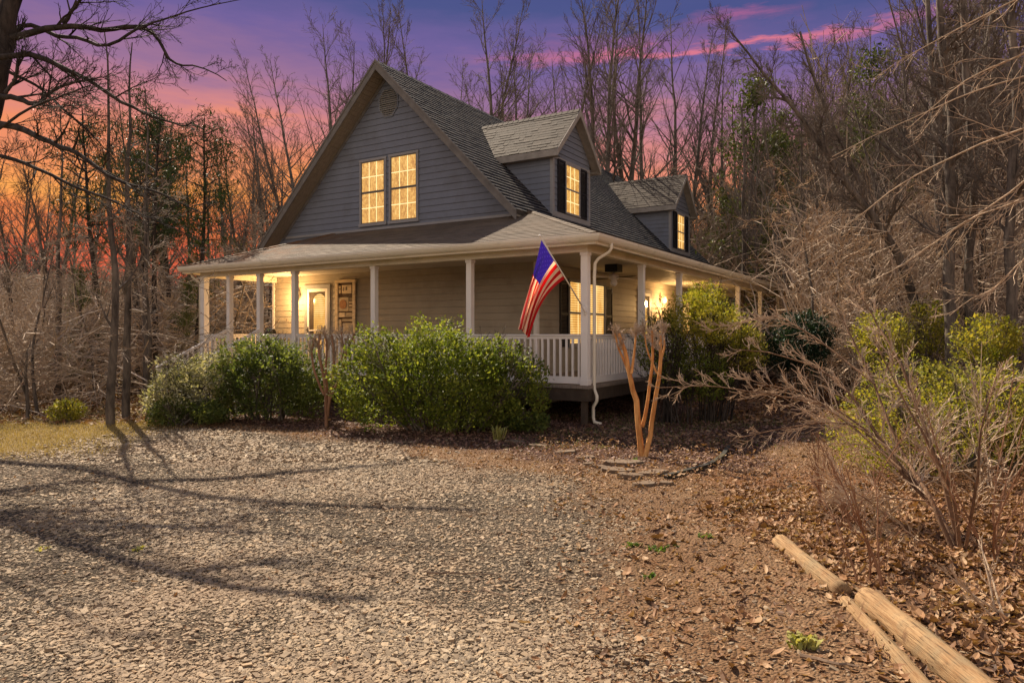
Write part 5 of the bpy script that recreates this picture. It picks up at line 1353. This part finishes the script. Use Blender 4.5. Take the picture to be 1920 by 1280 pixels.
def G2(x, y, h): q = GX(x, y, h); return (q[0], q[1], h)
log_('landscape_log', G2(1462, 1016, .05), G2(1585, 1112, .045), .066, .060, 1, label='short end of weathered log lying farthest from the camera', cat='log')
log_('landscape_log', G2(1583, 1126, .03), G2(1768, 1330, .03), .042, .050, 2, .8, label='thin half buried split log along the left of the thick log', cat='log')
log_('landscape_log', G2(1628, 1122, .065), G2(1925, 1372, .065), .078, .086, 3, label='thick pale round log in the lower right corner', cat='log')
M['edging'] = simple('black_edging', (.03, .028, .022), .6, .3, 5., dirt=((.11, .085, .02), 4., .5, .75))
def edging(name, pts, h, t, **k):
    P = [GX(x, y) for x, y in pts]; u = np.linspace(0, len(P)-1, 24); P = np.array(P); Q = np.stack([np.interp(u, range(len(P)), P[:, j]) for j in range(3)], -1)
    for _ in range(3): Q[1:-1] = (Q[:-2]+2*Q[1:-1]+Q[2:])/4
    B = Q[0].copy(); m = MB(False); T = np.gradient(Q, axis=0); T /= np.linalg.norm(T, axis=1, keepdims=True); N = np.stack([-T[:, 1], T[:, 0], 0*T[:, 0]], -1)*t
    for i in range(len(Q)-1):
        a, b = Q[i]-B, Q[i+1]-B; za, zb = float(hgt(Q[i][0], Q[i][1])), float(hgt(Q[i+1][0], Q[i+1][1]))
        A = lambda p, n, z: (p[0]+n[0], p[1]+n[1], z)
        m.hexa([A(a, -N[i], za-.03), A(b, -N[i+1], zb-.03), A(b, N[i+1], zb-.03), A(a, N[i], za-.03), A(a, -N[i], za+h), A(b, -N[i+1], zb+h), A(b, N[i+1], zb+h), A(a, N[i], za+h)])
    o = m.build(name, M['edging'], None); o.location = tuple(B); return tag(o, **k)
edging('garden_edging', [(1248, 903), (1290, 893), (1330, 880), (1355, 862), (1366, 842)], .055, .028, label='curved dark timber edging around the cut back tree', cat='edging')
edging('garden_edging', [(1362, 976), (1400, 958), (1450, 935), (1500, 915)], .022, .022, label='straight black edging strip poking out of the bare ground', cat='edging')
M['flagstone'] = simple('flagstone', (.15, .10, .062), .85, .3, 4., bump=.5, bscale=40, dirt=((.15, .12, .09), 6., .5, .7))
def flag_stone(px, py, w, d, th, seed, label):
    r = random.Random(seed); b = GX(px, py); m = MB(False); n = 9; rot = r.uniform(0, 3); pts = []
    for i in range(n):
        a = 2*math.pi*i/n; k = r.uniform(.75, 1.1); pts.append((w*k*math.cos(a), d*k*math.sin(a)))
    th0 = th; tl = r.uniform(-.08, .08); z = lambda p: th0+tl*p[0]
    m.v = [(p[0]*1.04, p[1]*1.04, -.02) for p in pts]+[(p[0], p[1], z(p)) for p in pts]+[(p[0]*.93, p[1]*.93, z(p)+.004) for p in pts]
    for i in range(n): j = (i+1) % n; m.f += [(i, j, n+j, n+i), (n+i, n+j, 2*n+j, 2*n+i)]
    m.f.append(tuple(range(2*n, 3*n))); o = m.build('flagstone', M['flagstone'], None); o.location = (b[0], b[1], gz(b[0], b[1])); o.rotation_euler = (0, 0, r.uniform(-.3, .3))
    return tag(o, label, 'stone', 'flat stones along the bed edge')
for i, (x, y, w, d, th, lb) in enumerate(((965, 829, .16, .09, .02, 'grey flat stone half under the largest shrub'), (1010, 836, .17, .1, .02, 'small tan flat stone next to the grey one by the largest shrub'), (1060, 848, .17, .11, .03, 'mossy yellowish flat stone, third from the largest shrub'),
        (1098, 858, .14, .1, .02, 'small flat stone between the mossy stone and the stone pile'), (1105, 871, .08, .06, .03, 'pale small lump of stone before the stone pile'), (1168, 872, .30, .14, .05, 'widest flat stone of the pile left of the cut back tree'),
        (1160, 884, .22, .12, .035, 'broken flat stone under the widest one of the pile'), (1182, 897, .16, .09, .05, 'dark tilted stone at the front of the pile'), (1222, 893, .18, .12, .04, 'flat stone between the pile and the curved edging'),
        (1212, 911, .15, .09, .03, 'orange flat stone nearest the camera by the pile'), (1250, 912, .09, .06, .03, 'small dark stone at the near end of the curved edging'), (1130, 876, .12, .07, .02, 'thin stone slab at the left of the pile'))):
    flag_stone(x, y, w, d, th, 60+i, lb)
leaves(2600, (.4, 3.4, 7.5, 11.5), lambda x, y: np.full(len(x), .9), .022, M['leaf_brown'], 'fallen_leaves', 17, lift=.05, label='loose brown leaves lying over the flat stones', cat='leaf litter')
M['weed'] = leafmat('weed_leaf', [(.05, .09, .015), (.10, .16, .03), (.17, .22, .05)], .35, .5, 1.3)
M['weed_y'] = leafmat('dry_tuft', [(.20, .22, .05), (.38, .36, .12), (.48, .44, .18)], .35, .5, 1.2)
def tuft(px, py, n, h, mat, seed, label, w=.012):
    r = np.random.RandomState(seed); b = GX(px, py); V = []; F = []
    for i in range(n):
        a = r.uniform(0, 6.28); l = h*r.uniform(.5, 1.2); o = np.array([r.normal(0, .03), r.normal(0, .03), -.005]); d = np.array([math.cos(a), math.sin(a), 0]); s = np.array([-math.sin(a), math.cos(a), 0])*w
        k = r.uniform(.2, .9); q = len(V); V += [o-s*.5, o+s*.5, o+d*l*k*.5+s+np.array([0, 0, l*.6]), o+d*l*k*.5-s+np.array([0, 0, l*.6]), o+d*l*k+np.array([0, 0, l*(.95-k*.4)])]; F += [(q, q+1, q+2), (q, q+2, q+3), (q+3, q+2, q+4)]
    o = link('weed', np_mesh('weed', V, F), mat); o.location = (b[0], b[1], gz(b[0], b[1])); return tag(o, label, 'weed')
tuft(935, 826, 60, .28, M['weed_y'], 1, 'pale spiky grass tuft in front of the largest shrub', .008)
tuft(1230, 1030, 30, .05, M['weed'], 2, 'bright green weed farther from the camera on the bare ground'); tuft(1262, 1022, 10, .03, M['weed'], 12, 'tiny green weed right of the bright green one')
tuft(1222, 1080, 26, .04, M['weed'], 3, 'small bright green weed nearer the camera on the bare ground'); tuft(1505, 1212, 60, .08, M['weed_y'], 4, 'yellowish curled weed between gravel and logs', .014)
tuft(1185, 1022, 26, .04, M['weed'], 5, 'faint green weed at the gravel edge'); tuft(1325, 1010, 20, .045, M['weed'], 6, 'green sprig in the leaves far left of the upper log')
tuft(80, 1030, 18, .03, M['weed_y'], 7, 'yellowish tuft in the gravel at the far left'); tuft(262, 1028, 24, .03, M['weed_y'], 8, 'yellowish tuft in the gravel under the tree shadow')
tuft(1190, 868, 18, .08, M['weed'], 9, 'green tuft on the widest flat stone beside the cut back tree')
# fallen sticks
def stick(p, q, r0, seed, label):
    A, B_ = GX(*p), GX(*q); T = Tree(seed); P = np.linspace(0, 1, 7)[:, None]*(B_-A)[None]; P[1:-1] += T.r.normal(0, .012, (5, 3)); P[:, 2] = .018+hgt(A[0]+P[:, 0], A[1]+P[:, 1])
    V, F = chains_mesh('s', P[None], np.linspace(r0, r0*.5, 7)[None], 5); o = link('stick', np_mesh('stick', V, F), M['twig']); o.location = (A[0], A[1], 0); return tag(o, label, 'stick')
stick((800, 1073), (930, 1076), .007, 1, 'thin pale stick lying in the middle of the gravel'); stick((1020, 1087), (1080, 1090), .006, 2, 'short stick on the gravel right of the middle')
stick((1100, 1212), (1185, 1216), .006, 3, 'short pale stick on the gravel near the camera'); stick((905, 1105), (955, 1118), .006, 4, 'dark short stick on the gravel below the long pale one')
stick((1500, 1235), (1610, 1262), .012, 5, 'flat reddish strip of bark lying left of the thin log'); stick((1830, 1240), (1915, 1244), .008, 6, 'straight stick in the leaves right of the thick log')
# little green ground cover under the deck
blades(9000, (-2, 5, 10.2, 15), lambda x, y: np.clip(mulch_mask(x, y), 0, 1)*sst(x, -.5, .5)*(fbm(x, y, 1.2, 2, 88) > .36), .05, M['leaf_deep'], 'ground_cover', 15, label='low dark green ground cover under the edge of the deck', cat='ground cover')
